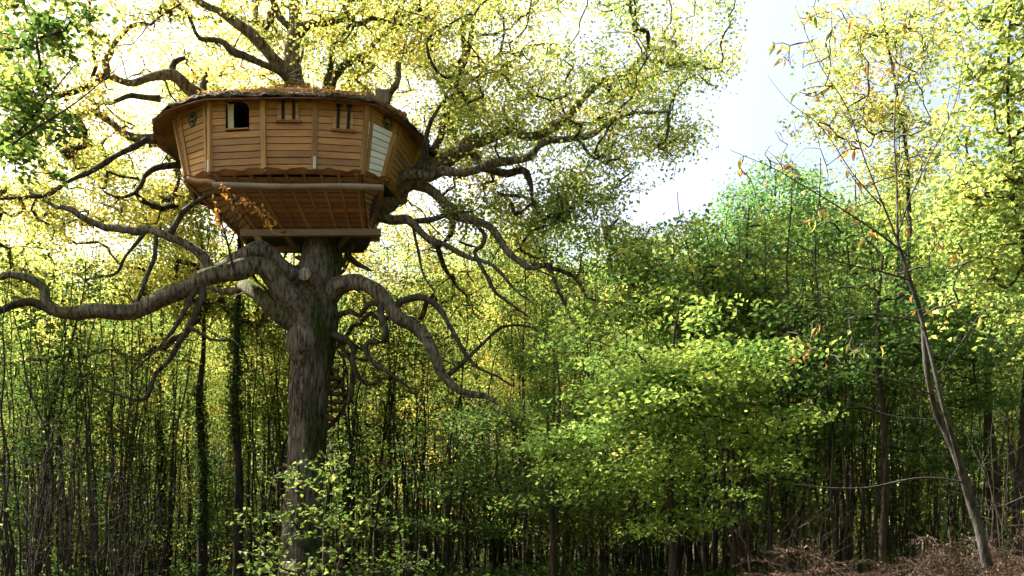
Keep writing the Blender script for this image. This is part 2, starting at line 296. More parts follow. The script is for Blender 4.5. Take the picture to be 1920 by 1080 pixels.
# ------------------------------------------------------------------ the great oak
OY = 24.0
oak_base = P(572, 1000, OY); oak_base[2] = gz(oak_base[0], OY)
oak = thing('oak_tree', 'massive spreading oak with mossy limbs carrying the treehouse', 'tree', oak_base)
TR = [(566, 1122, 24, 128), (566, 1090, 24, 108), (568, 1000, 24, 86), (572, 900, 24, 78), (577, 800, 24, 78), (582, 700, 24, 82),
      (586, 640, 24, 94), (586, 600, 24, 104), (590, 560, 24, 98), (598, 510, 24, 86), (604, 460, 24.1, 78), (598, 400, 24.3, 70), (580, 300, 24.4, 60), (562, 200, 24.4, 48), (554, 160, 24.4, 40), (549, 100, 24.4, 32), (553, 40, 24.4, 27), (546, -60, 24.5, 22), (556, -180, 24.6, 15), (550, -330, 24.6, 8)]
LIMBS = [
 # long mossy limb sweeping left
 ([(572, 640, 23.9, 70), (556, 590, 23.6, 60), (536, 545, 23.3, 50), (510, 510, 23.0, 44), (478, 500, 22.8, 42), (440, 508, 22.7, 40), (395, 524, 22.6, 37), (350, 541, 22.5, 36), (300, 562, 22.4, 36), (255, 585, 22.3, 34), (205, 600, 22.2, 32), (150, 596, 22.1, 29), (105, 588, 22.0, 25), (85, 565, 22.0, 22), (80, 530, 22.0, 19), (60, 512, 22.0, 16), (20, 512, 22.0, 13), (-40, 525, 22, 10)], 0.7),
 ([(100, 585, 22.0, 20), (60, 566, 21.8, 17), (20, 572, 21.6, 14), (-30, 585, 21.5, 10)], 0.5),
 # second left limb under the house
 ([(578, 560, 24.0, 48), (553, 520, 23.6, 40), (520, 496, 23.4, 36), (480, 470, 23.2, 36), (450, 480, 23.1, 34), (418, 502, 23.0, 30), (396, 510, 23.0, 24), (385, 485, 23, 21), (360, 460, 23, 18), (322, 436, 23, 18), (275, 432, 23, 15), (240, 436, 23, 14), (190, 412, 23, 13), (150, 405, 23, 12), (120, 388, 23, 9), (60, 360, 23.2, 6)], 0.2),
 ([(320, 437, 23, 14), (342, 405, 23, 11), (378, 378, 22.8, 8), (420, 358, 22.8, 5)], 0.1),
 ([(295, 433, 23, 9), (285, 480, 22.9, 9), (272, 530, 22.8, 8), (258, 570, 22.6, 7)], 0.1),
 ([(275, 433, 23, 7), (235, 480, 23.2, 6), (215, 515, 23.4, 5), (160, 520, 23.6, 3)], 0.1),
 # mossy stub below
 ([(560, 610, 23.7, 44), (530, 590, 23.4, 40), (500, 568, 23.3, 34), (478, 552, 23.5, 30), (462, 535, 24.0, 24), (440, 540, 24.6, 14), (400, 545, 25.2, 9), (340, 560, 26, 5)], 0.9),
 # drooping branch from the long limb
 ([(378, 532, 22.5, 16), (377, 562, 22.4, 14), (360, 598, 22.3, 12), (338, 630, 22.3, 11), (322, 665, 22.3, 9), (300, 705, 22.3, 8), (286, 742, 22.3, 8), (250, 750, 22.3, 6), (215, 742, 22.3, 5), (180, 715, 22.3, 4), (162, 680, 22.3, 3)], 0.1),
 ([(366, 540, 22.4, 12), (352, 575, 22.2, 9), (335, 610, 22.1, 8), (300, 640, 22, 5), (255, 690, 22, 3)], 0.1),
 ([(350, 612, 22.3, 8), (390, 632, 22.2, 6), (432, 634, 22.2, 4), (450, 650, 22.2, 3)], 0.1),
 # right drooping limb
 ([(596, 590, 24.0, 50), (616, 552, 23.8, 44), (640, 535, 23.6, 37), (672, 534, 23.4, 34), (710, 551, 23.2, 32), (748, 585, 23.1, 29), (790, 628, 23.0, 26), (818, 664, 23, 23), (831, 700, 23, 20), (860, 728, 22.9, 16), (895, 745, 22.9, 13), (920, 755, 22.8, 9), (945, 778, 22.8, 4)], 0.3),
 ([(740, 580, 23.1, 17), (752, 565, 23.1, 14), (790, 560, 23, 12), (825, 580, 22.9, 10), (842, 620, 22.8, 9), (866, 655, 22.7, 8), (905, 690, 22.6, 6), (960, 722, 22.6, 3)], 0.2),
 ([(833, 710, 23, 9), (870, 680, 23.1, 8), (900, 655, 23.2, 7), (945, 620, 23.3, 6), (990, 622, 23.4, 4), (1030, 650, 23.4, 3)], 0.1),
 ([(714, 552, 23.2, 16), (713, 590, 23.0, 15), (722, 620, 22.9, 13), (718, 640, 22.9, 12), (690, 644, 22.9, 11), (686, 670, 22.9, 10), (700, 695, 22.9, 9), (730, 716, 22.9, 8), (760, 730, 22.8, 7), (778, 745, 22.8, 4)], 0.3),
 ([(712, 570, 23.2, 10), (690, 572, 23.3, 9), (672, 595, 23.4, 9), (655, 580, 23.5, 10), (630, 572, 23.8, 11)], 0.5),
 ([(618, 625, 23.9, 16), (645, 640, 23.5, 12), (665, 660, 23.4, 10), (672, 695, 23.4, 9), (690, 716, 23.4, 7), (720, 712, 23.4, 4)], 0.4),
 ([(618, 610, 23.9, 9), (640, 650, 23.8, 8), (656, 680, 23.8, 9), (658, 720, 23.8, 10), (652, 752, 23.8, 7)], 0.6),
 # right upper limbs emerging beside the house
 ([(610, 440, 24.3, 56), (680, 390, 24.4, 46), (730, 362, 24.4, 40), (780, 335, 24.4, 36), (830, 303, 24.4, 33), (880, 265, 24.4, 28), (920, 257, 24.4, 22), (965, 258, 24.4, 18), (1010, 252, 24.4, 17), (1060, 225, 24.4, 14), (1105, 180, 24.4, 11), (1160, 140, 24.4, 8), (1220, 90, 24.4, 5)], 0.5),
 ([(715, 362, 24.2, 26), (748, 345, 24.0, 24), (780, 322, 23.8, 20), (830, 326, 23.6, 19), (880, 318, 23.5, 18), (925, 308, 23.4, 17), (975, 298, 23.4, 15), (1020, 270, 23.3, 14), (1070, 262, 23.2, 12), (1120, 250, 23.2, 11), (1150, 228, 23.1, 8), (1200, 215, 23.0, 6), (1260, 205, 23, 4)], 0.3),
 ([(890, 290, 24.3, 14), (905, 310, 23.9, 16), (940, 322, 23.6, 17), (975, 322, 23.5, 15), (995, 350, 23.4, 9), (1003, 385, 23.4, 7), (1015, 410, 23.4, 4)], 0.3),
 ([(770, 342, 24.3, 28), (815, 360, 24.2, 22), (850, 395, 24.0, 19), (885, 408, 23.9, 18), (920, 436, 23.8, 16), (955, 465, 23.7, 14), (985, 485, 23.6, 12), (1003, 496, 23.6, 9), (1042, 492, 23.5, 5)], 0.2),
 ([(1025, 493, 23.5, 8), (1045, 530, 23.4, 8), (1062, 580, 23.3, 6), (1078, 630, 23.2, 5), (1095, 672, 23.2, 4)], 0.1),
 ([(1000, 494, 23.6, 8), (1060, 508, 23.4, 8), (1100, 548, 23.3, 6), (1135, 570, 23.2, 4), (1180, 575, 23.1, 3)], 0.1),
 ([(660, 420, 24.3, 30), (705, 405, 24.1, 24), (740, 414, 23.9, 19), (770, 415, 23.8, 17), (800, 440, 23.7, 14), (840, 462, 23.6, 10), (890, 478, 23.5, 9), (930, 490, 23.4, 7), (960, 530, 23.4, 5), (1000, 575, 23.3, 3)], 0.4),
 ([(770, 416, 23.8, 11), (810, 412, 23.8, 10), (845, 402, 23.8, 8), (880, 395, 23.9, 4)], 0.2),
 ([(775, 425, 23.8, 7), (782, 470, 23.8, 6), (790, 515, 23.8, 4), (815, 545, 23.8, 3)], 0.1),
 ([(885, 410, 23.9, 9), (905, 440, 23.7, 8), (900, 465, 23.6, 8), (887, 480, 23.5, 8), (900, 510, 23.4, 8), (930, 540, 23.3, 7), (955, 565, 23.2, 5), (985, 590, 23.2, 3)], 0.1),
 ([(775, 330, 23.9, 14), (790, 300, 23.8, 12), (800, 255, 23.8, 9), (820, 215, 23.8, 7), (860, 180, 23.8, 5), (920, 120, 23.8, 3)], 0.2),
 ([(810, 290, 24.8, 18), (840, 220, 25.2, 15), (862, 150, 25.4, 12), (880, 60, 25.5, 9), (910, -40, 25.6, 5)], 0.2),
 ([(650, 475, 24.3, 12), (668, 500, 24.2, 10), (690, 515, 24, 5)], 0.1),
 # crown above the roof
 ([(556, 150, 24.4, 34), (520, 115, 24.2, 28), (480, 75, 24.0, 24), (450, 55, 23.8, 20), (415, 30, 23.7, 16), (375, 5, 23.6, 13), (330, -50, 23.5, 9), (280, -110, 23.4, 5)], 0.1),
 ([(548, 160, 24.3, 22), (525, 132, 24.0, 16), (480, 110, 23.8, 14), (440, 95, 23.7, 13), (415, 72, 23.6, 11), (378, 60, 23.5, 9), (360, 30, 23.4, 6), (330, 0, 23.4, 4)], 0.1),
 ([(553, 70, 24.4, 22), (580, 48, 24.2, 18), (610, 44, 24.0, 15), (650, 30, 23.8, 12), (690, 40, 23.6, 9), (760, 45, 23.5, 5)], 0.1),
 ([(550, 60, 24.4, 18), (520, 20, 24.6, 15), (510, -40, 24.8, 10), (480, -140, 25, 5)], 0.1),
 ([(600, 210, 24.8, 20), (612, 165, 24.9, 14), (620, 125, 24.9, 11), (625, 85, 24.9, 9), (655, 40, 24.9, 7), (690, -20, 25, 4)], 0.1),
 ([(592, 210, 25.0, 18), (640, 135, 25.4, 13), (690, 90, 25.7, 10), (760, 40, 26, 7), (840, -30, 26.2, 4)], 0.1),
 ([(700, 260, 25.4, 24), (735, 165, 25.3, 13), (748, 110, 25.3, 9), (800, 30, 25.4, 5)], 0.1),
 # left of the roof
 ([(470, 260, 24.9, 40), (380, 178, 24.6, 30), (345, 158, 24.2, 26), (320, 138, 24.0, 22), (285, 140, 23.9, 16), (245, 155, 23.8, 15), (205, 142, 23.7, 14), (198, 120, 23.6, 13), (209, 88, 23.5, 12), (190, 70, 23.4, 11), (155, 55, 23.3, 9), (110, 45, 23.2, 6), (60, 10, 23.2, 4)], 0.1),
 ([(320, 142, 24.0, 14), (325, 115, 24.0, 12), (345, 100, 24, 7)], 0.1),
 ([(209, 88, 23.5, 10), (235, 58, 23.4, 8), (262, 42, 23.4, 7), (310, 25, 23.3, 4)], 0.1),
 ([(200, 142, 23.7, 11), (160, 165, 23.6, 12), (120, 172, 23.5, 11), (75, 178, 23.4, 8), (20, 160, 23.3, 5), (-40, 170, 23.2, 4)], 0.1),
 ([(480, 330, 25.2, 40), (370, 270, 24.8, 26), (310, 258, 24.5, 22), (255, 252, 24.2, 18), (205, 230, 24.0, 14), (160, 215, 23.8, 10), (100, 215, 23.6, 6)], 0.6),
 ([(275, 262, 24.2, 12), (235, 285, 23.9, 11), (190, 308, 23.6, 10), (140, 335, 23.4, 8), (90, 365, 23.2, 8), (30, 362, 23, 6), (-30, 370, 23, 4)], 0.2),
 ([(400, 300, 25.2, 20), (335, 310, 24.8, 14), (290, 322, 24.5, 10), (262, 345, 24.2, 9), (225, 365, 24, 5), (190, 350, 24, 3)], 0.3),
 ([(300, 185, 24.6, 12), (250, 180, 24.2, 10), (210, 190, 23.9, 7), (170, 190, 23.8, 4)], 0.1),
]
def pts3(ctrl, step):
    a = np.array([np.concatenate([P(*c[:3]), [c[3] * c[2] / FPX / 2]]) for c in ctrl])
    return catmull(a, step)
BARKC = np.array([1.0, 1.0, 1.0]); MOSS = np.array([0.42, 0.62, 0.14])
def moss_col(V, Npt, amount, r):
    """moss grows on the upper side of the limbs"""
    nrm = unit(V - np.repeat(Npt, len(V) // len(Npt), 0))
    f = np.clip((nrm[:, 2] + 0.15) * 1.4, 0, 1) * amount
    f = np.clip(f + 0.35 * amount * np.sin(V[:, 0] * 3.1 + V[:, 2] * 2.3) * np.sin(V[:, 1] * 4 + V[:, 0]), 0, 1)
    return BARKC * (1 - f[:, None]) + MOSS * f[:, None]

q = pts3(TR, 0.16); ncut = len(q); q[:, 3] *= 0.87
q[:, 0] += 0.02 * np.sin(q[:, 2] * 2.1); V, F = tube(q[:, :3], q[:, 3], 64, rough=0.06, ridges=15)
# trunk flare at the root, swelling below the fork, moss on the right-hand (damp) side
nr = unit(V - np.repeat(q[:, :3], 64, 0))
f = np.clip((nr[:, 0] * 0.9 + nr[:, 1] * 0.1 + 0.22) * 2.6, 0, 1) * np.clip((12.0 - V[:, 2]) / 3, 0, 1) * (0.65 + 0.35 * np.sin(V[:, 2] * 2.0 + V[:, 0] * 5))
f = np.clip(f, 0, 0.95)
tcol = BARKC * (1 - f[:, None]) + np.array([0.20, 0.36, 0.06]) * f[:, None]
link('trunk', mk_mesh('oak_trunk', [dict(V=V, F=F, col=tcol, smooth=True)], [M_oak]), oak)
seedP, seedR = [q[40:, :3]], [q[40:, 3]]; limb_pts, limb_rad = [], []
for li, (ctrl, moss) in enumerate(LIMBS):
    q = pts3(ctrl, 0.14); q[:, 3] *= np.where(q[:, 3] > 0.1, 0.87, 1.0)
    k = len(q); wig = np.zeros((k, 3))
    amp = 0.022
    ph = rng.uniform(0, 6, 6)
    s = np.arange(k) * 0.14
    for ax in range(3): wig[:, ax] = amp * (np.sin(s * 2.3 + ph[ax]) + 0.7 * np.sin(s * 5.1 + ph[ax + 3])) * np.minimum(1, s / 1.0)
    p = q[:, :3] + wig
    kn = rng.normal(size=(k // 4 + 3, 3)) * 0.07; kn = np.stack([np.interp(np.arange(k) / 4, np.arange(len(kn)), kn[:, a_]) for a_ in range(3)], 1)   # kinks
    p = p + kn * np.minimum(1, s / 1.0)[:, None]; limb_pts.append(p); limb_rad.append(q[:, 3])
    big = q[:, 3].max() > 0.15
    V, F = tube(p, q[:, 3] * (1 + 0.06 * np.sin(s * 4 + ph[0]) + 0.05 * np.sin(s * 9 + ph[1])), 20 if big else 9, rough=0.12 if big else 0.09, ridges=5 if big else 0)
    link('limb', mk_mesh('oak_limb', [dict(V=V, F=F, col=moss_col(V, p, moss, rng) * (1.0 if big else 0.5), smooth=True)], [M_oak]), oak)
    k0 = int(k * 0.25); seedP.append(p[k0:]); seedR.append(q[k0:, 3])
# sawn stub and swelling on the trunk
q = pts3([(592, 540, 23.7, 40), (580, 522, 23.4, 34), (574, 516, 23.25, 30), (571, 513, 23.15, 26)], 0.06); V, F = tube(q[:, :3], q[:, 3], 16, rough=0.05)
capi = len(V); V = np.vstack([V, q[-1, :3]]); capF = np.array([[len(V) - 2 - (i + 0) % 16, len(V) - 2 - (i + 1) % 16, capi] for i in range(16)])
link('branch_stub', mk_mesh('stub', [dict(V=V, F=F, col=np.ones((len(V), 3)), smooth=True), dict(V=V * 1.0, F=capF, col=np.ones((len(V), 3)) * 1.6)], [M_oak]), oak)
q = pts3([(570, 690, 23.75, 36), (566, 650, 23.68, 58), (570, 622, 23.68, 56), (585, 600, 23.85, 30)], 0.08); V, F = tube(q[:, :3], q[:, 3], 20, rough=0.08, ridges=4)
link('burl', mk_mesh('burl', [dict(V=V, F=F, col=np.ones((len(V), 3)), smooth=True)], [M_oak]), oak)
# dead ivy stems hanging down the trunk
for ctrl in ([(573, 650, 23.25, 3), (570, 690, 23.3, 3), (556, 720, 23.25, 2.5), (560, 750, 23.3, 2.5), (566, 765, 23.3, 2), (590, 772, 23.3, 1.5)],
             [(577, 655, 23.25, 2.5), (566, 680, 23.3, 2), (552, 700, 23.2, 2), (548, 740, 23.2, 2), (540, 800, 23.3, 1.5)],
             [(560, 745, 23.3, 2), (580, 765, 23.3, 2), (600, 790, 23.3, 1.6), (615, 782, 23.3, 1.4)]):
    q = pts3(ctrl, 0.1); V, F = tube(q[:, :3] + rng.normal(size=(len(q), 3)) * 0.01, q[:, 3], 5)
    link('vine', mk_mesh('vine', [dict(V=V, F=F, smooth=True)], [M_pale]), oak)
seedP = np.vstack(seedP); seedR = np.concatenate(seedR)
# crown volume as overlapping masses: (px, py, depth, rx, ry, rz, share, autumn)
BLOBS = [(560, -80, 24.5, 7.5, 5.5, 4.0, 360, .58), (180, 30, 24.5, 5.5, 5.0, 3.6, 380, .59), (80, 300, 25.5, 4.5, 4.0, 3.6, 280, .60), (230, 470, 27.0, 4.6, 3.0, 2.6, 260, .60),
         (990, 70, 24.5, 5.3, 4.5, 3.9, 380, .51), (760, 130, 25.5, 4.2, 3.8, 3.4, 220, .58), (1010, 300, 24.5, 3.7, 3.4, 2.5, 190, .52), (860, 440, 25.5, 3.0, 2.6, 1.8, 150, .52), (1100, 470, 24.5, 2.4, 2.4, 1.6, 100, .44), (1225, 260, 24.3, 1.5, 1.8, 1.6, 30, .46),
         (1270, 60, 24.2, 1.7, 2.0, 1.8, 70, .47), (540, 330, 29.0, 6.5, 1.8, 5.5, 300, .64), (300, 250, 27.5, 3.5, 2.0, 4.0, 160, .62), (60, 620, 27, 3.5, 3.0, 2.0, 90, .45), (420, 600, 28.0, 3.5, 1.5, 2.0, 80, .5), (760, 600, 27.0, 3.0, 1.8, 1.8, 80, .45)]
FLECKS = [(P(530, 530, 22.9), .6), (P(470, 492, 22.6), .6), (P(560, 640, 23.3), .35), (P(1760, 760, 9.0), .15), (P(505, 505, 22.8), 1.1), (P(540, 560, 23.2), 0.9), (P(510, 575, 23.2), 0.7), (P(352, 280, 23.0), 0.8), (P(575, 515, 23.1), 0.5), (P(440, 500, 22.7), 0.7), (P(395, 510, 22.7), 0.5)]
def keep(p, house=True):
    px, py = proj(p)
    k = np.ones(len(p), bool)
    k &= ~((px > 268) & (px < 822) & (py > 150) & (py < 470) & (p[:, 1] < 24.6))
    k &= ~((px > 400) & (px < 720) & (py > 440) & (py < 840) & (p[:, 1] < 24.4))
    k &= ~((px > 120) & (px < 560) & (py > 470) & (py < 640) & (p[:, 1] < 23.0))
    k &= ~((px > 660) & (px < 1000) & (py > 300) & (py < 760) & (p[:, 1] < 23.2))
    k &= ~((px > 1400)) & ~((px > 1190) & (py > 380 - (px - 1190) * 0.55) & (py < 420))
    k &= ~((p[:, 0] > -8.9) & (p[:, 0] < -2.3) & (p[:, 1] > 21.3) & (p[:, 1] < 27.5) & (p[:, 2] > 8.8) & (p[:, 2] < 13.6))
    for c, rr in FLECKS:
        d = p - c; t = d @ SUN; k &= ~((t > -0.2) & (np.linalg.norm(d - t[:, None] * SUN, axis=1) < rr))
    return k
T, TA = [], []
for bx_, by_, bY, rx, ry, rz, n, au in BLOBS:
    t = ellipsoid(n // 6 + 1, P(bx_, by_, bY), (rx, ry, rz), rng); t = (t[:, None] + rng.normal(size=(len(t), 6, 3)) * [.55, .55, .28]).reshape(-1, 3)
    T.append(t); TA.append(np.full(len(t), au))
T = np.vstack(T); TA = np.concatenate(TA); k = keep(T) & (T[:, 2] > 4.5); T = T[k]; TA = TA[k]
chains, tips = grow(seedP, seedR, T, rng, step=0.34, tip=0.0085, rmax=0.11, bend=0.16)
link('twigs', mk_mesh('oak_twigs', [tubes_part([tube(p, r_, 4) for p, r_ in chains], col=(0.45, 0.45, 0.42))], [M_oak]), oak, 'stuff')
shoots = []
for p_, r_ in zip(limb_pts, limb_rad):
    for _ in range(int(len(p_) * 0.16)):
        k_ = int(rng.integers(len(p_) // 4, len(p_))); a = p_[k_]; d = unit(rng.normal(size=3) * [1, .8, .7] + [0, 0, .25]); l = rng.uniform(.15, .8) * (1 if rng.random() < .7 else 1.6)
        m = a + d * l * .5 + rng.normal(size=3) * l * .12; e = a + d * l + rng.normal(size=3) * l * .2
        shoots.append(tube(np.array([a, m, e]), [min(.022, r_[k_] * .5), .012, .004], 4))
        if rng.random() < .6: e2 = m + unit(d + rng.normal(size=3) * .7) * l * .5; shoots.append(tube(np.array([m, (m + e2) / 2 + rng.normal(size=3) * .03, e2]), [.008, .006, .003], 4))
link('side_shoots', mk_mesh('oak_shoots', [tubes_part(shoots, col=(.5, .5, .47))], [M_oak]), oak, 'stuff')
from_T = {tuple(np.round(t, 4)): a for t, a in zip(T, TA)}
def oak_aut(p): return from_T.get(tuple(np.round(p, 4)), 0.55) - 0.05
lv = clump(tips, 64, rng, oak_aut, sig=(0.30, 0.30, 0.17), along=0.55, aut_sd=0.11, L=0.105, W=0.07)
b4 = lv['V'].reshape(-1, 4, 3); ok = keep(b4[:, 0]); cc = lv['col'].reshape(-1, 4, 3)[ok]; b4 = b4[ok]
i4 = np.arange(len(b4))[:, None] * 4
lv = dict(V=b4.reshape(-1, 3), F=np.concatenate([i4 + [[0, 1, 2]], i4 + [[0, 2, 3]]]), col=cc.reshape(-1, 3))
link('crown', mk_mesh('oak_crown', [lv], [M_leaf]), oak, 'stuff')

# sprig of rust-brown leaves hanging in front of the house
q0 = [pts3(c, 0.08) for c in ([(438, 505, 22.4, 5), (425, 450, 22.0, 4), (408, 395, 21.7, 3), (400, 362, 21.6, 2)], [(415, 415, 21.8, 3), (440, 375, 21.6, 2.2), (470, 380, 21.5, 1.6), (512, 408, 21.4, 1.2)],
      [(430, 460, 22.0, 3), (455, 405, 21.7, 2), (490, 395, 21.5, 1.4), (505, 425, 21.4, 1)], [(420, 430, 21.9, 3), (445, 400, 21.7, 2), (420, 350, 21.6, 1)])]
sp = link('sprig', mk_mesh('sprig', [tubes_part([tube(a[:, :3], a[:, 3], 5) for a in q0])], [M_pale]), oak)
def leaf_shape(name, mats, n=4, wide=0.62, lobes=0.0):
    """a single folded blade, length 1 along +X, midrib raised"""
    t = np.linspace(0, 1, n + 1); w = wide * 0.5 * np.sin(np.pi * t ** 0.85) ** 0.9
    if lobes: w = w * (1 + lobes * np.cos(t * np.pi * 2 * 3.5))
    mid = np.stack([t, 0 * t, 0.10 * np.sin(t * 3) - 0.18 * t ** 2], 1); V = [mid]
    for s in (-1, 1): V.append(np.stack([t + 0.04, s * w, mid[:, 2] + 0.28 * w], 1))
    V = np.vstack(V); k = n + 1; F = []
    for i in range(n): F += [[i, i + 1, k + i + 1, k + i], [i, 2 * k + i, 2 * k + i + 1, i + 1]]
    return mk_mesh(name, [dict(V=V, F=np.array(F), col=np.ones((len(V), 3)), smooth=True)], mats)
LEAF_OAK = leaf_shape('leaf_blade', [M_dry], 4, 0.5, 0.15)
def place_leaf(me, parent, base, d, n, size, col, name='leaf'):
    o = link(name, me, parent)
    d = Vector(d).normalized(); nn = Vector(n); nn = (nn - d * nn.dot(d)).normalized(); s = nn.cross(d)
    M = Matrix((d * size, s * size, nn * size)).transposed().to_4x4(); M.translation = Vector(base)
    o.matrix_basis = M if parent.parent is None and parent.type != 'EMPTY' else M
    o.color = (*col, 1); return o
for a in q0:
    for _ in range(22):
        b = a[int(len(a) * rng.uniform(0.45, 0.999)), :3] + rng.normal(size=3) * 0.03
        d = rng.normal(size=3); d[2] -= 0.5
        place_leaf(LEAF_OAK, sp, b, d, rng.normal(size=3) + [0, -0.3, 0.8], rng.uniform(0.12, 0.19), palette(rng.uniform(0.82, 0.97)) * 1.3)

# ------------------------------------------------------------------ treehouse
HZ = 10.3
th = thing('treehouse', 'many-sided wooden treehouse with flared board walls and low thatched roof', 'treehouse', (-5.9, 24.2, 9.3))
def px_at(px, Y, z): return np.array([(px - HX) * Y / FPX, Y, z])
ZB, ZT = 10.42, 12.36
VB = [px_at(352, 23.1, ZB + .16), px_at(396, 22.35, ZB), px_at(496, 22.2, ZB), px_at(588, 22.2, ZB), px_at(678, 22.35, ZB), px_at(719, 23.1, ZB + .16), np.array([-2.95, 24.7, ZB + .16]), np.array([-4.3, 26.0, ZB]), np.array([-7.2, 26.0, ZB]), np.array([-8.55, 24.7, ZB + .16])]
VT = [px_at(326, 23.2, ZT), px_at(396, 22.2, ZT), px_at(494, 22.02, ZT), px_at(591, 22.02, ZT), px_at(688, 22.2, ZT), px_at(757, 23.3, ZT), np.array([-2.55, 24.8, ZT]), np.array([-4.1, 26.3, ZT]), np.array([-7.4, 26.3, ZT]), np.array([-8.95, 24.8, ZT])]
CEN = np.array([-5.75, 24.2, 11.3])
def prism_obj(name, quad, n, t, mat, parent, bev=0.0):
    """a board: quad a,b (lower edge) c,d (upper edge) with thickness t along n; the grain runs along a-b"""
    quad = np.array(quad); X = unit(quad[1] - quad[0]); Z = unit(n - (n @ X) * X); Yv = np.cross(Z, X)
    o = quad.mean(0); R = np.stack([X, Yv, Z], 1); loc = (quad - o) @ R
    e = min(0.006, bev)
    top = loc + [0, 0, t]
    if e:
        cen = top.mean(0); top2 = top + np.sign(cen - top) * [e, e, 0]; mid = loc + [0, 0, t - e]
        V = np.vstack([loc, mid, top2]); F4 = [[8, 9, 10, 11]] + [[i, (i + 1) % 4, 4 + (i + 1) % 4, 4 + i] for i in range(4)] + [[4 + i, 4 + (i + 1) % 4, 8 + (i + 1) % 4, 8 + i] for i in range(4)]
    else:
        V = np.vstack([loc, top]); F4 = [[4, 5, 6, 7]] + [[i, (i + 1) % 4, 4 + (i + 1) % 4, 4 + i] for i in range(4)]
    F4.append([3, 2, 1, 0])
    me = mk_mesh(name, [dict(V=V, F=np.array(F4))], [mat]); ob = link(name, me, parent)
    M = Matrix(R.tolist()).to_4x4(); M.translation = Vector(o); ob.matrix_basis = M; return ob
def bil(A, B, Cc, D, u, v): return (A * (1 - u) + B * u) * (1 - v) + (D * (1 - u) + Cc * u) * v
def board_panel(name, A, B, Cc, D, rows, mat, hole=None, thick=0.03, rowmat=None, ub=(0.0, 1.0), gap=0.09):
    n = unit(np.cross(B - A, D - A)); mid = (A + B + Cc + D) / 4
    if n @ (mid - CEN) < 0: n = -n
    back = [bil(A, B, Cc, D, u, v) - n * 0.03 for u, v in ((0, 0), (1, 0), (1, 1), (0, 1))]
    if hole is None:
        quads = [[0, 1, 2, 3]]; BV = np.array(back)
    else:
        u0, u1, v0, v1 = hole; us = [0, u0, u1, 1]; vs = [0, v0, v1, 1]
        BV = np.array([bil(A, B, Cc, D, u, v) - n * 0.03 for v in vs for u in us])
        quads = [[j * 4 + i, j * 4 + i + 1, j * 4 + 5 + i, j * 4 + 4 + i] for j in range(3) for i in range(3) if not (i == 1 and j == 1)]
    panel = link(name, mk_mesh(name, [dict(V=BV, F=np.array(quads))], [M_dark]), th)
    for r_ in range(rows):
        g = gap / rows * rows * 0.5 / rows
        v0 = r_ / rows + g; v1 = (r_ + 1) / rows - g * 0.4
        spans = [ub]
        if hole is not None and v1 > hole[2] + 0.01 and v0 < hole[3] - 0.01: spans = [(ub[0], hole[0]), (hole[1], ub[1])]
        for s0, s1 in spans:
            qd = [bil(A, B, Cc, D, u, v) for u, v in ((s0 + .004, v0), (s1 - .004, v0), (s1 - .004, v1), (s0 + .004, v1))]
            off = n * rng.uniform(-0.004, 0.006)
            qd = [x + off + n * (0.012 if i < 2 else 0.0) for i, x in enumerate(qd)]      # lapped like clapboard
            prism_obj('plank', qd, n, thick, rowmat(r_) if rowmat else mat, panel, 0.006)
    return panel, n
def bar(name, a, b, w, d, mat, parent, up=(0, 0, 1), bev=0.008):
    a = np.asarray(a, float); b = np.asarray(b, float); X = unit(b - a); up = np.asarray(up, float)
    Z = unit(up - (up @ X) * X); Yv = np.cross(Z, X)
    h = [a - Yv * w / 2 - Z * d / 2, b - Yv * w / 2 - Z * d / 2, b + Yv * w / 2 - Z * d / 2, a + Yv * w / 2 - Z * d / 2]
    return prism_obj(name, h, Z, d, mat, parent, bev)
ROWS = 12
normals = []
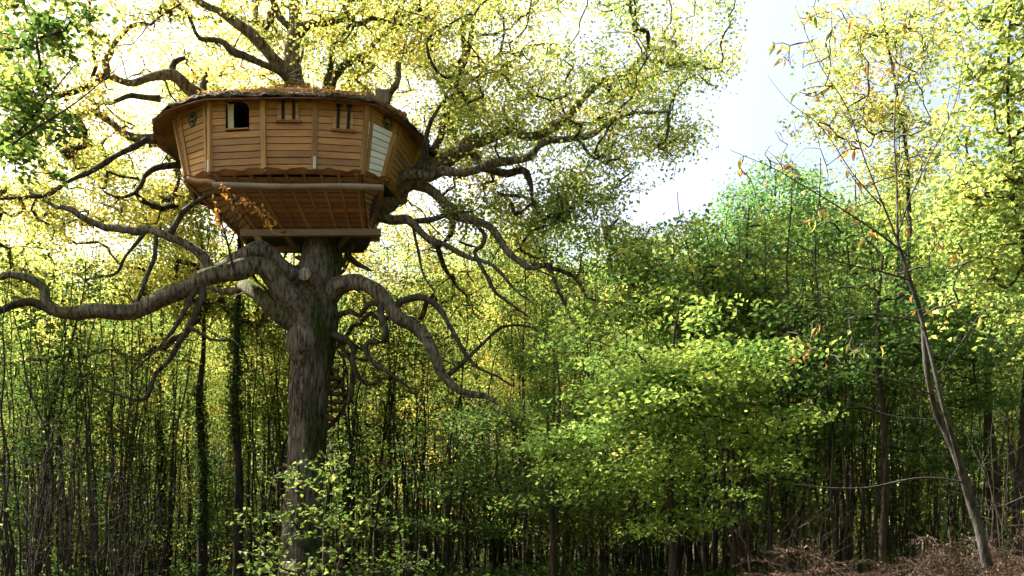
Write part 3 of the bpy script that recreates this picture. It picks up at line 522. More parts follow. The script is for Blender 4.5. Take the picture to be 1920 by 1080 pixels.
for i in range(10):
    j = (i + 1) % 10; A, B, Cc, D = VB[i], VB[j], VT[j], VT[i]
    hole = None; rm = None
    if i == 1: hole = (0.29, 0.73, 0.535, 0.85)
    if i == 4: rm = lambda r_: M_skysheen if r_ < 8 else M_wood  # lower boards whitened to imitate the sky mirrored in them
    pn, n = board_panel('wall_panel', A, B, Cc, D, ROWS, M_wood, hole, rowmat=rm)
    normals.append(n)
    if i == 1:
        # open arched window with a cream curtain
        hs = [bil(A, B, Cc, D, u, v) for u, v in ((hole[0], hole[2]), (hole[1], hole[2]), (hole[1], hole[3]), (hole[0], hole[3]))]
        HV = np.array([x + n * 0.025 for x in hs] + [x - n * 0.75 for x in hs])
        win = link('window', mk_mesh('window_recess', [dict(V=HV, F=np.array([[0, 1, 5, 4], [1, 2, 6, 5], [2, 3, 7, 6], [3, 0, 4, 7], [4, 5, 6, 7]]))], [M_dark]), th)
        cu = np.linspace(0.02, 0.30, 15); cv = np.linspace(0.02, 0.99, 8); CV = []
        for v in cv:
            for u in cu: CV.append(hs[0] * (1 - u) * (1 - v) + hs[1] * u * (1 - v) + hs[2] * u * v + hs[3] * (1 - u) * v - n * (0.05 + 0.025 * np.sin(u * 75 + v * 2)))
        fi = [[b * 15 + a, b * 15 + a + 1, b * 15 + a + 16, b * 15 + a + 15] for b in range(7) for a in range(14)]
        link('curtain', mk_mesh('curtain', [dict(V=np.array(CV), F=np.array(fi), smooth=True)], [M_cloth]), win)
        for (cn, s1, s2) in ((2, 1, 3), (3, 2, 0)):                 # rounded upper corners
            c0 = hs[cn]; ex = unit(hs[2 if cn == 3 else 3] - c0); ey = unit(hs[1 if cn == 2 else 0] - c0); rr = 0.17 if cn == 2 else 0.07
            arc = [c0 + ex * rr * (1 - math.sin(a)) + ey * rr * (1 - math.cos(a)) for a in np.linspace(0, math.pi / 2, 7)]
            fan = np.array([c0] + arc); K = len(fan); CVv = np.vstack([fan + n * 0.042, fan + n * 0.0])
            FF = [[0, k_, k_ + 1] for k_ in range(1, K - 1)] + [[K, K + k_ + 1, K + k_] for k_ in range(1, K - 1)]
            FQ = [[k_, k_ + 1, K + k_ + 1, K + k_] for k_ in range(1, K - 1)]
            link('corner_piece', mk_mesh('corner', [dict(V=CVv, F=np.array(FF)), dict(V=CVv, F=np.array(FQ))], [M_wood]), win)
        bar('sill', hs[0] + n * 0.05 - [0, 0, .02], hs[1] + n * 0.05 - [0, 0, .02], 0.05, 0.03, M_wood2, win)
    if i in (2, 3):
        # closed shutter with two black strap hinges
        u0, u1, v0, v1 = (0.28, 0.70, 0.61, 0.82) if i == 2 else (0.36, 0.77, 0.52, 0.74)
        sh = link('shutter', mk_mesh('shutter_back', [dict(V=np.array([bil(A, B, Cc, D, u, v) + n * 0.045 for u, v in ((u0, v0), (u1, v0), (u1, v1), (u0, v1))]), F=np.array([[0, 1, 2, 3]]))], [M_dark]), th)
        for k_ in range(3):
            a0 = v0 + (v1 - v0) * k_ / 3; a1 = v0 + (v1 - v0) * (k_ + 0.95) / 3
            prism_obj('board', [bil(A, B, Cc, D, u, v) + n * 0.047 for u, v in ((u0, a0), (u1, a0), (u1, a1), (u0, a1))], n, 0.03, M_wood2, sh, 0.005)
        prism_obj('ledge', [bil(A, B, Cc, D, u, v) + n * 0.047 for u, v in ((u0 - .03, v0 - .03), (u1 + .06, v0 - .03), (u1 + .06, v0 - .008), (u0 - .03, v0 - .008))], n, 0.06, M_under, sh, 0.005)
        for fu in (0.27, 0.77):
            uc = u0 + (u1 - u0) * fu; hw = 0.025
            pa = bil(A, B, Cc, D, uc, v0 + 0.01) + n * 0.085; pb = bil(A, B, Cc, D, uc, v1 + 0.055) + n * 0.085
            hg = bar('hinge', pa, pb, 0.075, 0.014, M_iron, sh, n, 0.003)
            pc = bil(A, B, Cc, D, uc - 0.055, v1 + 0.062) + n * 0.087; pd = bil(A, B, Cc, D, uc + 0.055, v1 + 0.062) + n * 0.087
            bar('hinge_plate', pc, pd, 0.075, 0.016, M_iron, sh, n, 0.003)
    if i in (0, 4):
        # round porthole in a green ring
        c0 = bil(A, B, Cc, D, 0.5 if i == 0 else 0.6, 0.76) + n * 0.04; ex = unit(B - A); ey = np.cross(n, ex); r0 = 0.15
        th_ = np.linspace(0, 2 * np.pi, 25)
        ring, FF = tube(np.array([c0 + ex * r0 * math.cos(a) + ey * r0 * math.sin(a) for a in th_]), np.full(25, 0.035), 8)
        ph = link('porthole', mk_mesh('porthole_ring', [dict(V=ring, F=FF, smooth=True)], [M_green]), th)
        dv = np.array([c0] + [c0 + ex * r0 * math.cos(a) + ey * r0 * math.sin(a) for a in th_[:-1]])
        link('pane', mk_mesh('pane', [dict(V=dv, F=np.array([[0, 1 + k_, 1 + (k_ + 1) % 24] for k_ in range(24)]))], [M_glass]), ph)
for i in range(10):
    a = VB[i]; b = VT[i]; o = unit((a - CEN) * [1, 1, 0])
    bar('post', a + o * 0.035 - [0, 0, .02], b + o * 0.035, 0.13, 0.09, M_wood2, th, o)
    j = (i + 1) % 10
    if i in (0, 4):      # trim boards beside the end panels
        for u in (0.16, 0.86):
            pa = bil(VB[i], VB[j], VT[j], VT[i], u, 0.0) + normals[i] * 0.05; pb = bil(VB[i], VB[j], VT[j], VT[i], u, 1.0) + normals[i] * 0.05
            bar('trim_board', pa, pb, 0.11, 0.03, M_wood2, th, normals[i])
# two pale metal straps low on posts
for i, vv in ((1, (0.02, 0.16)), (3, (0.02, 0.17))):
    o = unit((VB[i] - CEN) * [1, 1, 0]); bar('post_shoe', VB[i] * (1 - vv[0]) + VT[i] * vv[0] + o * 0.09, VB[i] * (1 - vv[1]) + VT[i] * vv[1] + o * 0.09, 0.07, 0.012, M_plate, th, o)
# waney-edged skirting that hides the floor edge
for i in range(10):
    j = (i + 1) % 10; a = VB[i]; b = VB[j]; L_ = np.linalg.norm(b - a); k = max(6, int(L_ / 0.06)); o = normals[i] * [1, 1, 0]; o = unit(o)
    s = np.linspace(-0.01, 1.01, k); ph = rng.uniform(0, 6)
    top = 0.035 + 0.03 * np.sin(s * L_ * 9 + ph) * np.sign(np.sin(s * 5 + ph) + 1.4) + 0.012 * np.sin(s * L_ * 21)
    bt = -0.06 + 0.0 * s
    ln = a[None] * (1 - s[:, None]) + b[None] * s[:, None]
    rows_ = [ln + o * 0.10 + np.stack([0 * s, 0 * s, bt], 1) - o * 0.09, ln + o * 0.12 + np.stack([0 * s, 0 * s, top], 1), ln + o * 0.085 + np.stack([0 * s, 0 * s, top], 1), ln - o * 0.03 + np.stack([0 * s, 0 * s, bt], 1)]
    V = np.vstack(rows_); F = [[r_ * k + c_, r_ * k + c_ + 1, (r_ + 1) % 4 * k + c_ + 1, (r_ + 1) % 4 * k + c_] for r_ in range(4) for c_ in range(k - 1)]
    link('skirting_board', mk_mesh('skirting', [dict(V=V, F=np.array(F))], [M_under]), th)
# sloping underside down to the collar beams
ZL = 9.36
LB = [px_at(462, 24.1, ZL), px_at(480, 23.45, ZL), px_at(690, 23.45, ZL), px_at(694, 24.1, ZL), np.array([-4.1, 25.2, ZL]), np.array([-7.2, 25.2, ZL])]
dz = np.array([0, 0, -0.06])
UP = [VB[0] + dz, VB[1] + dz, VB[4] + dz, VB[5] + dz, (VB[6] + VB[7]) / 2 + dz, (VB[8] + VB[9]) / 2 + dz]
for i in range(6):
    j = (i + 1) % 6
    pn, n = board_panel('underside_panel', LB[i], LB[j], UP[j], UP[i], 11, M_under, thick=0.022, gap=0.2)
    if i == 1: n_under = n
FC = np.array([-5.75, 24.2, ZL])
V = np.array([p for p in LB]); link('floor_deck', mk_mesh('deck', [dict(V=np.vstack([V + [0, 0, .01], V + [0, 0, .07]]), F=np.array([[5, 4, 3, 2, 1, 0], [6, 7, 8, 9, 10, 11]]))], [M_dark]), th)
V2 = np.array([p for p in VB]) + [0, 0, -0.02]; link('house_floor', mk_mesh('floor', [dict(V=V2, F=np.array([list(range(9, -1, -1))]))], [M_dark]), th)
for k_ in range(9):
    u = (k_ + 0.3) / 8.6
    a = UP[1] * (1 - u) + UP[2] * u; b = LB[1] * (1 - u) + LB[2] * u
    o = np.array([0, -1.0, 0])
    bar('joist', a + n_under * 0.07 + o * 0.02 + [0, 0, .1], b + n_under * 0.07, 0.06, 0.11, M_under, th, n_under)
for (x0, x1, y_, w_) in ((352, 396, 0, 0),):
    pass
for (a, b) in ((UP[0], LB[0]), (UP[3], LB[3])):
    bar('joist', a + [0, -.05, -.04], b + [0, -.05, -.04], 0.07, 0.11, M_under, th, n_under)
def log(name, a, b, r_, mat, parent, sides=14):
    s = np.linspace(0, 1, 14)[:, None]; p = np.asarray(a) * (1 - s) + np.asarray(b) * s
    p = p + np.stack([0 * s[:, 0], 0.012 * np.sin(s[:, 0] * 7), 0.012 * np.sin(s[:, 0] * 9 + 1)], 1)
    V, F = tube(p, r_ * (1 + 0.05 * np.sin(s[:, 0] * 8)), sides, rough=0.03)
    m0 = len(V); V = np.vstack([V, p[0], p[-1]])
    caps = [[m0, (i + 1) % sides, i] for i in range(sides)] + [[m0 + 1, m0 - sides + i, m0 - sides + (i + 1) % sides] for i in range(sides)]
    o = np.asarray(a, float); X = unit(np.asarray(b) - o); Yv = unit(np.cross([0, 0, 1], X)); Z = np.cross(X, Yv); R = np.stack([X, Yv, Z], 1)
    me = mk_mesh(name, [dict(V=(V - o) @ R, F=F, smooth=True), dict(V=(V - o) @ R, F=np.array(caps))], [mat]); ob = link(name, me, parent)
    M = Matrix(R.tolist()).to_4x4(); M.translation = Vector(o); ob.matrix_basis = M; return ob
log('log_beam', P(400, 348, 22.1), P(719, 352, 22.1), 0.078, M_grey, th)
log('log_beam', P(352, 338, 22.6), P(404, 344, 22.3), 0.08, M_under, th)
bar('collar_beam', P(452, 438, 23.25), P(714, 436, 23.25), 0.16, 0.17, M_beam, th)
bar('collar_beam', P(466, 446, 24.9), P(712, 446, 24.9), 0.16, 0.16, M_beam, th)
bar('collar_beam', P(470, 470, 23.2), P(560, 465, 24.2), 0.12, 0.12, M_beam, th)
bar('strut', P(480, 440, 23.2), P(500, 478, 23.4), 0.12, 0.12, M_beam, th)
bar('strut', P(530, 432, 23.15), P(550, 462, 23.6), 0.11, 0.11, M_beam, th)
bar('strut', P(655, 440, 23.3), P(628, 470, 24.2), 0.10, 0.10, M_beam, th)
bar('strut', P(672, 440, 24.4), P(640, 500, 24.9), 0.10, 0.10, M_beam, th)
pv = bil(LB[1], LB[2], UP[2], UP[1], 0.40, 0.84); ex = unit(LB[2] - LB[1]); ey = unit(UP[1] - LB[1])
vent = prism_obj('vent_grille', [pv - ex * .2 - ey * .07, pv + ex * .2 - ey * .07, pv + ex * .2 + ey * .07, pv - ex * .2 + ey * .07], n_under, 0.06, M_green, th, 0.004)
# roof
EV = [P(288, 222, 23.1), P(318, 196, 22.5), P(378, 177, 21.95), P(440, 175, 21.75), P(494, 174, 21.7), P(600, 175, 21.7), P(655, 178, 21.8), P(698, 185, 22.0), P(738, 208, 22.6), P(768, 229, 23.2), P(801, 262, 24.4),
      np.array([-2.2, 25.6, 12.1]), np.array([-3.2, 26.8, 12.2]), np.array([-5.8, 27.3, 12.2]), np.array([-8.3, 26.8, 12.2]), np.array([-9.4, 25.6, 12.1]), np.array([-9.5, 24.2, 12.05])]
rp = P(556, 158, 24.4); ringc = np.array([rp[0], 24.4, 13.5])
EV = np.array(EV + [EV[0]]); ne = 150
cum = np.concatenate([[0], np.cumsum(np.linalg.norm(np.diff(EV, axis=0), axis=1))]); sv = np.linspace(0, cum[-1], ne, endpoint=False)
ed = np.stack([np.interp(sv, cum, EV[:, k_]) for k_ in range(3)], 1)
ed += rng.normal(size=(ne, 3)) * [0.012, 0.012, 0.016]
rings = []
inner = ringc + unit((ed - ringc) * [1, 1, 0]) * 0.35
prof = [(0.0, -0.08, -0.02), (-0.012, -0.03, 0.0), (0.008, 0.02, 0.0), (0.14, 0.0, 0), (0.3, -0.04, 0), (0.5, -0.07, 0), (0.75, -0.06, 0), (1.0, 0.0, 0)]
for f_, zz, _ in prof:
    p = ed * (1 - f_) + inner * f_; p = p + np.stack([0 * sv, 0 * sv, zz + rng.normal(size=ne) * 0.014], 1); rings.append(p)
und = [ed * 0.97 + inner * 0.03 + [0, 0, -0.09], ed * 0.62 + inner * 0.38 + [0, 0, -0.10]]
V = np.vstack(rings + und[:0]); K = len(rings)
F = [[a * ne + b, a * ne + (b + 1) % ne, (a + 1) * ne + (b + 1) % ne, (a + 1) * ne + b] for a in range(K - 1) for b in range(ne)]
roof = link('roof', mk_mesh('roof', [dict(V=V, F=np.array(F), smooth=False)], [M_thatch]), th)
# soffit boards
soff_o = ed + [0, 0, -0.085]; soff_i = ed * 0.45 + inner * 0.55; soff_i[:, 2] = ed[:, 2] * 0.75 + inner[:, 2] * 0.25 - 0.08
for b in range(0, ne, 5):
    i0, i1 = b, (b + 5) % ne
    qd = [soff_o[i0] * 0.985 + soff_o[i1] * .015, soff_o[i1] * .985 + soff_o[i0] * .015, soff_i[i1] * .985 + soff_i[i0] * .015, soff_i[i0] * .985 + soff_i[i1] * .015]
    prism_obj('soffit_board', qd, np.array([0, 0, -1.0]), 0.02, M_under, roof)
# shaggy thatch ends along the eave
nb = 5200; bi = rng.integers(0, ne, nb); bf = rng.random((nb, 1)); e0 = ed[bi] * (1 - bf) + ed[(bi + 1) % ne] * bf
od = unit((e0 - ringc) * [1, 1, 0]); side = np.stack([-od[:, 1], od[:, 0], 0 * od[:, 0]], 1)
right = np.clip((e0[:, 0] + 4.4) / 1.6, 0, 1)[:, None] * (e0[:, 1:2] > 22.3)
st = e0 - od * rng.uniform(0.0, 0.35, (nb, 1)); st[:, 2] += rng.uniform(-0.08, 0.05, nb)
ln_ = rng.uniform(0.05, 0.16, (nb, 1)) * (1 + 1.2 * right)
en = st + od * ln_ + side * rng.normal(size=(nb, 1)) * 0.05 * (1 + right) + np.array([0, 0, -1.0]) * rng.uniform(-0.01, 0.07, (nb, 1)) * (1 + 2.6 * right)
w_ = side * rng.uniform(0.006, 0.016, (nb, 1))
V = np.stack([st - w_, st + w_, en], 1).reshape(-1, 3); link('thatch_fringe', mk_mesh('fringe', [dict(V=V, F=np.arange(nb * 3).reshape(-1, 3))], [M_thatch]), roof, 'stuff')
# boarded box on the right of the roof
hb = P(728, 185, 22.9)
hatch = bar('roof_box', hb + [-0.14, 0, -0.15], hb + [-0.14, 0, 0.16], 0.30, 0.30, M_dark, th, (0, -1, 0))
for k_ in range(6): bar('box_board', hb + [-0.28 + k_ * 0.056, -0.165, -0.17], hb + [-0.28 + k_ * 0.056 , -0.165, 0.17 + rng.uniform(-.01, .02)], 0.05, 0.025, M_grey, hatch if False else th, (0, -1, 0))
# leaves that fell on the roof
nl = 1500; bi = rng.integers(0, ne, nl); ff = rng.random(nl) ** 1.5 * 0.98
base = ed[bi] * (1 - ff[:, None]) + inner[bi] * ff[:, None]; base[:, 2] += np.interp(ff, [-0.015, .01, .14, .3, .5, .75, 1], [0, .03, .01, -.03, -.06, -.05, 0]) + rng.uniform(0.0, 0.05, nl)
fl = leaves(base, rng.uniform(0.68, 0.98, nl), rng, 0.12, 0.07, 2.0, 0.0, 0.6)
tag(link('fallen_leaves', mk_mesh('roof_leaves', [fl], [M_dry]), None), 'rusty orange fallen oak leaves strewn over the thatched roof', 'leaves', None, 'stuff')
# rope lashed round the trunk above the roof
rc = P(554, 150, 24.4)
for k_ in range(4):
    a = rc + [-0.34 + 0.04 * k_, -0.32, -0.12 + 0.02 * k_]; b = rc + [0.30, -0.30, 0.22 - 0.2 * k_]
    s = np.linspace(0, 1, 8)[:, None]; V, F = tube(a * (1 - s) + b * s, np.full(8, 0.006), 5); link('lashing', mk_mesh('lashing', [dict(V=V, F=F)], [M_plate]), th)

# ------------------------------------------------------------------ spiral stair behind the trunk
sc_ = P(589, 1000, 25.0); sx, sy = sc_[0], 25.0
stair = thing('spiral_stair', 'dark wooden spiral stair winding up behind the oak trunk', 'stair', (sx, sy, gz(sx, sy)))
nst = 36; RO = 0.86
for k_ in range(nst):
    a = math.radians(18) * k_ - math.radians(9); z = gz(sx, sy) + 0.25 * (k_ + 1)
    e = np.array([math.cos(a), math.sin(a), 0]); t = np.array([-e[1], e[0], 0]); c = np.array([sx, sy, z])
    qd = [c + e * 0.25 - t * 0.08, c + e * RO - t * 0.20, c + e * RO + t * 0.20, c + e * 0.25 + t * 0.08]
    prism_obj('tread', qd, np.array([0, 0, 1.0]), 0.085, M_under, stair, 0.006)
    if k_ % 2 == 0:
        V, F = tube(np.array([c + e * (RO - .03), c + e * (RO - .03) + [0, 0, .45], c + e * (RO - .03) + [0.01, 0, .9]]), [0.02] * 3, 6); link('baluster', mk_mesh('baluster', [dict(V=V, F=F)], [M_bark]), stair)
hp = np.array([[sx + RO * math.cos(math.radians(18) * k_ / 2 - math.radians(9)), sy + RO * math.sin(math.radians(18) * k_ / 2 - math.radians(9)), gz(sx, sy) + 0.125 * k_ + 0.14] for k_ in range(nst * 2)])
V, F = tube(hp, np.full(len(hp), 0.055), 8, rough=0.05); link('stringer', mk_mesh('stringer', [dict(V=V, F=F, smooth=True)], [M_bark]), stair)
V, F = tube(hp + [0, 0, 0.85], np.full(len(hp), 0.03), 6, rough=0.05); link('handrail', mk_mesh('handrail', [dict(V=V, F=F, smooth=True)], [M_bark]), stair)
V, F = tube(np.array([[sx, sy, -0.1], [sx, sy, 4.6], [sx, sy, 9.2]]), [0.16] * 3, 12); link('newel', mk_mesh('newel', [dict(V=V, F=F, smooth=True)], [M_bark]), stair)

# ------------------------------------------------------------------ forest trees: templates, each with stems and a crown
def make_coppice(seed, nstem, H, crx, crz, leaf_n, per, low, name='coppice_tree', L=0.125, thick=0.09, mat=M_leaf2, aut0=0.39, aut1=0.16):
    r = np.random.default_rng(seed); root = thing(name, 'x', 'tree', (0, 0, 0)); sp_, sr_ = [], []
    for s in range(nstem):
        a = 2 * math.pi * s / nstem + r.uniform(-.5, .5); lean = r.uniform(0.25, 1.15) if nstem > 1 else r.uniform(0, 0.4)
        h = H * r.uniform(0.82, 1.0); t = np.linspace(0, 1, 26)
        x = 0.12 * nstem * 0.5 * math.cos(a) + lean * math.cos(a) * t ** 1.3 * 1.2 + 0.10 * np.sin(t * 9 + r.uniform(0, 6)) * t + 0.03 * np.sin(t * 25 + r.uniform(0, 6))
        y = 0.12 * nstem * 0.5 * math.sin(a) + lean * math.sin(a) * t ** 1.3 * 1.2 + 0.10 * np.sin(t * 8 + r.uniform(0, 6)) * t + 0.03 * np.sin(t * 22 + r.uniform(0, 6))
        p = np.stack([x, y, -0.15 + t * h], 1); rr = thick * r.uniform(0.7, 1.25) * (1 - 0.86 * t) ** 0.8 * (1 + 0.5 * np.exp(-t * 40))
        V, F = tube(p, rr, 7, rough=0.05, r=r); link('stem', mk_mesh('stem', [dict(V=V, F=F, smooth=True)], [M_bark]), root)
        sp_.append(p[4:]); sr_.append(rr[4:])
    tg = ellipsoid(leaf_n, (0, 0, H * (1 - crz)), (crx, crx, H * crz), r, 0.25)
    tl = np.stack([r.normal(size=low) * crx * 0.55, r.normal(size=low) * crx * 0.55, r.uniform(0.12, 0.55, low) * H], 1)
    tg = np.vstack([tg, tl]); tg = tg[tg[:, 2] > 0.8]
    ch, tp = grow(np.vstack(sp_), np.concatenate(sr_), tg, r, step=0.45, tip=0.005, rmax=0.035, up=0.5)
    lf = clump(tp, per, r, lambda p: aut0, sig=(0.36, 0.36, 0.2), along=0.7, aut_sd=aut1, L=L, W=L * 0.62, r_=None) if False else clump(tp, per, r, lambda p: aut0, sig=(0.36, 0.36, 0.2), along=0.7, aut_sd=aut1, L=L, W=L * 0.62)
    lf['m'] = 1; tw = tubes_part([tube(p, q_, 4) for p, q_ in ch], m=0)
    link('crown', mk_mesh('crown', [tw, lf], [M_bark, mat]), root); return root
COP = [make_coppice(100 + k_, [1, 3, 2, 4, 3, 2, 1][k_], [15, 14, 16, 13, 15, 14, 17][k_], [2.0, 2.3, 2.1, 2.4, 2.2, 1.9, 2.2][k_], [.34, .32, .36, .30, .33, .30, .38][k_], 90, 74, 9) for k_ in range(7)]
SHR = [make_coppice(200 + k_, 5, [4.2, 3.2, 5.0][k_], [1.5, 1.4, 1.6][k_], .45, 46, 44, 20, 'understory_shrub', 0.11, 0.022, M_leaf2, 0.3, 0.12) for k_ in range(3)]
SAP = [make_coppice(300 + k_, [7, 9, 6, 8][k_], [9.5, 8, 11, 7][k_], [1.3, 1.2, 1.4, 1.2][k_], .34, 32, 34, 8, 'sapling_clump', 0.12, 0.036, M_leaf2, 0.36, 0.14) for k_ in range(4)]
used = {}
ORD = ['first', 'second', 'third', 'fourth', 'fifth', 'sixth', 'seventh', 'eighth', 'ninth', 'tenth', 'eleventh', 'twelfth', 'thirteenth', 'fourteenth', 'fifteenth', 'sixteenth']
ZONES = [(-400, 130, 'at the left edge'), (130, 300, 'under the mossy limb'), (300, 480, 'left of the oak trunk'), (480, 690, 'behind the oak trunk'), (690, 860, 'right of the stair'),
         (860, 1050, 'below the drooping limb'), (1050, 1300, 'behind the sunlit maple'), (1300, 1550, 'left of the leaning chestnut'), (1550, 1760, 'behind the leaning chestnut'), (1760, 2400, 'at the right edge')]
def zone(px):
    for k_, (a, b, t) in enumerate(ZONES):
        if a <= px < b: return k_, t
    return (0, ZONES[0][2]) if px < 0 else (9, ZONES[9][2])
def scatter(templates, spots, rows, what, cat_group, used):
    """spots: px, Y, height, colour, row index; labels count from the left inside zone and row"""
    cnt = {}
    for px, Y, h, col, row in sorted(spots, key=lambda s: s[0]):
        zi, zt = zone(px); k_ = (zi, row); cnt[k_] = cnt.get(k_, 0) + 1
        lab = f'{what}, {ORD[min(cnt[k_] - 1, 15)]} from left in {rows[row]} {zt}'
        ti = int(rng.integers(len(templates))); t = templates[ti]; x = (px - HX) * Y / FPX
        Ht = max(v[2] for v in (c.bound_box[k] for c in t.children for k in range(8)))
        s = h / Ht; rz = rng.uniform(0, 6.28); scl = (s * rng.uniform(.85, 1.15),) * 2 + (s,)
        loc = (x, Y, gz(x, Y))
        if id(t) not in used:
            used[id(t)] = 1; t.location = loc; t.rotation_euler = (0, 0, rz); t.scale = scl; t['label'] = lab; t['group'] = cat_group
            for c in t.children: c.color = (*col, 1)
        else: copy_tree(t, loc, rz, scl, lab, cat_group, col)
bpy.context.view_layer.update()
spots = []
ROWY = [(28.5, 17), (33, 20), (39, 22), (47, 24), (58, 26), (72, 28)]
for ri, (Y0, cntn) in enumerate(ROWY):
    for k_ in range(cntn):
        px = -120 + 2160 * (k_ + rng.uniform(0.15, 0.85)) / cntn; Y = Y0 + rng.uniform(-1.8, 2.2)
        if px < 1130: top = rng.uniform(330, 560)
        elif px < 1520: top = rng.uniform(385, 560) if Y > 31 else rng.uniform(470, 640)
        else: top = rng.uniform(230, 520)
        h = (HY - top) * Y / FPX + EYE
        h = min(h, 22)
        a = rng.random()
        if px < 520: col = (1.1, 1.05, 0.9) if a < .5 else (0.8, 0.95, 0.9)
        elif px < 1100: col = (1.15, 1.05, 0.9) if a < .5 else (0.8, 0.95, 0.9)
        else: col = (0.72, 0.98, 0.95) if a < .7 else (1.1, 1.05, .8)
        spots.append((px, Y, h, col, 0 if ri < 2 else 1 if ri < 4 else 2))
for px, Y, h in ((1330, 23, 9.5), (1420, 25, 11), (1490, 22.5, 9), (1560, 24.5, 11), (1880, 19, 11), (1110, 26, 9.5), (985, 27, 11)):
    spots.append((px, Y, h, (0.75, 0.95, 0.9), 0))
scatter(COP, spots, ['the near row', 'the middle rows', 'the far rows'], 'slim forest tree', 'slim forest trees behind the oak', used)
spots = []
for k_ in range(28):
    px = -60 + 2040 * (k_ + rng.random()) / 28; Y = rng.uniform(24, 44)
    if px < 480: Y = max(Y, 29)
    if 420 < px < 760 and Y < 26: Y += 8
    spots.append((px, Y, rng.uniform(2.6, 5.2) * (1 if Y < 27 else 1.25), (0.34, 0.45, 0.38) if rng.random() < .7 else (.6, .56, .42), 0 if Y < 25 else 1 if Y < 31 else 2))
scatter(SHR, spots, ['the near undergrowth', 'the middle undergrowth', 'the far undergrowth'], 'low leafy shrub', 'leafy shrubs of the undergrowth', used)

spots = []
for k_ in range(96):
    px = -60 + 2040 * (k_ + rng.random()) / 96; Y = rng.uniform(25.5, 40)
    if px > 1250 and rng.random() < .6: Y = rng.uniform(17.5, 26)
    if px < 300 and rng.random() < .5: Y = rng.uniform(22.5, 26)
    spots.append((px, Y, rng.uniform(5.5, 9.5), (0.34, 0.44, 0.38) if rng.random() < .7 else (.62, .56, .44), 0 if Y < 27 else 1 if Y < 33 else 2))
scatter(SAP, spots, ['the near thicket', 'the middle thicket', 'the far thicket'], 'clump of thin saplings', 'thin sapling clumps of the thicket', used)
nu = 60000; uy = 15 + 47 * rng.random(nu) ** .8; ux = rng.uniform(-.62, .62, nu) * uy; kk = ~((ux > 1.5) & (uy < 17)); ux, uy = ux[kk], uy[kk]; nu = len(ux)
hgt = .2 + .7 * (np.sin(ux * .9 + uy * .5) * np.sin(uy * .8 - ux * .3) * .5 + .5)
ub = np.stack([ux, uy, ground_z(ux, uy) + hgt * rng.random(nu) ** .6], 1)
uo = tag(link('undergrowth', mk_mesh('undergrowth', [leaves(ub, rng.normal(.28, .16, nu), rng, .14, .1, .9, .1)], [M_leaf2]), None), 'dark low bramble and ivy carpeting the forest floor', 'undergrowth', None, 'stuff'); uo.color = (.3, .38, .32, 1)

# far wood that closes the view, plus an unseen leaf ring blocking sky light
nf = 26000; a = rng.uniform(-0.75, 0.75, nf); d = rng.uniform(84, 112, nf); zz = 2.5 + rng.random(nf) ** 1.0 * (9 + 3 * np.sin(a * 17) + 2 * np.sin(a * 41))
fb = np.stack([np.sin(a) * d, np.cos(a) * d, zz], 1); fb += 1.2 * np.sin(fb[:, [1, 2, 0]] * 1.7)
nr_ = 42000; a = rng.uniform(0.95, 2 * np.pi - 0.95, nr_); d = rng.uniform(19, 31, nr_); zz = 1.0 + rng.random(nr_) * (18 - 6.5 * np.clip(-np.sin(a), 0, 1) ** 3 + 2 * np.sin(a * 13) + 2 * np.sin(a * 31))  # added ring beside and behind the camera, lower where the sun comes in
rb = np.stack([-2 + np.sin(a) * d, 14 + np.cos(a) * d, zz], 1); rb += 0.8 * np.sin(rb[:, [1, 2, 0]] * 1.7); fb = np.vstack([fb, rb]); nf += nr_
lv = leaves(fb, rng.normal(0.42, 0.13, nf), rng, 0.55, 0.4, 0.5, 0.1)
tr_ = []
for k_ in range(420):
    a = rng.uniform(-0.75, 0.75); d = rng.uniform(80, 105); x, y = math.sin(a) * d, math.cos(a) * d; h = rng.uniform(9, 15)
    tr_.append(tube(np.array([[x, y, -.3], [x + rng.normal() * .3, y, h * .5], [x + rng.normal() * .5, y, h]]), [.16, .12, .04], 5))
lv['m'] = 1
tag(link('far_wood_shade_ring', mk_mesh('far_wood_shade_ring', [tubes_part(tr_), lv], [M_bark, M_leaf2]), None), 'far mass of autumn woodland behind the stems, with an unseen leaf ring added for shade', 'woodland', None, 'stuff')

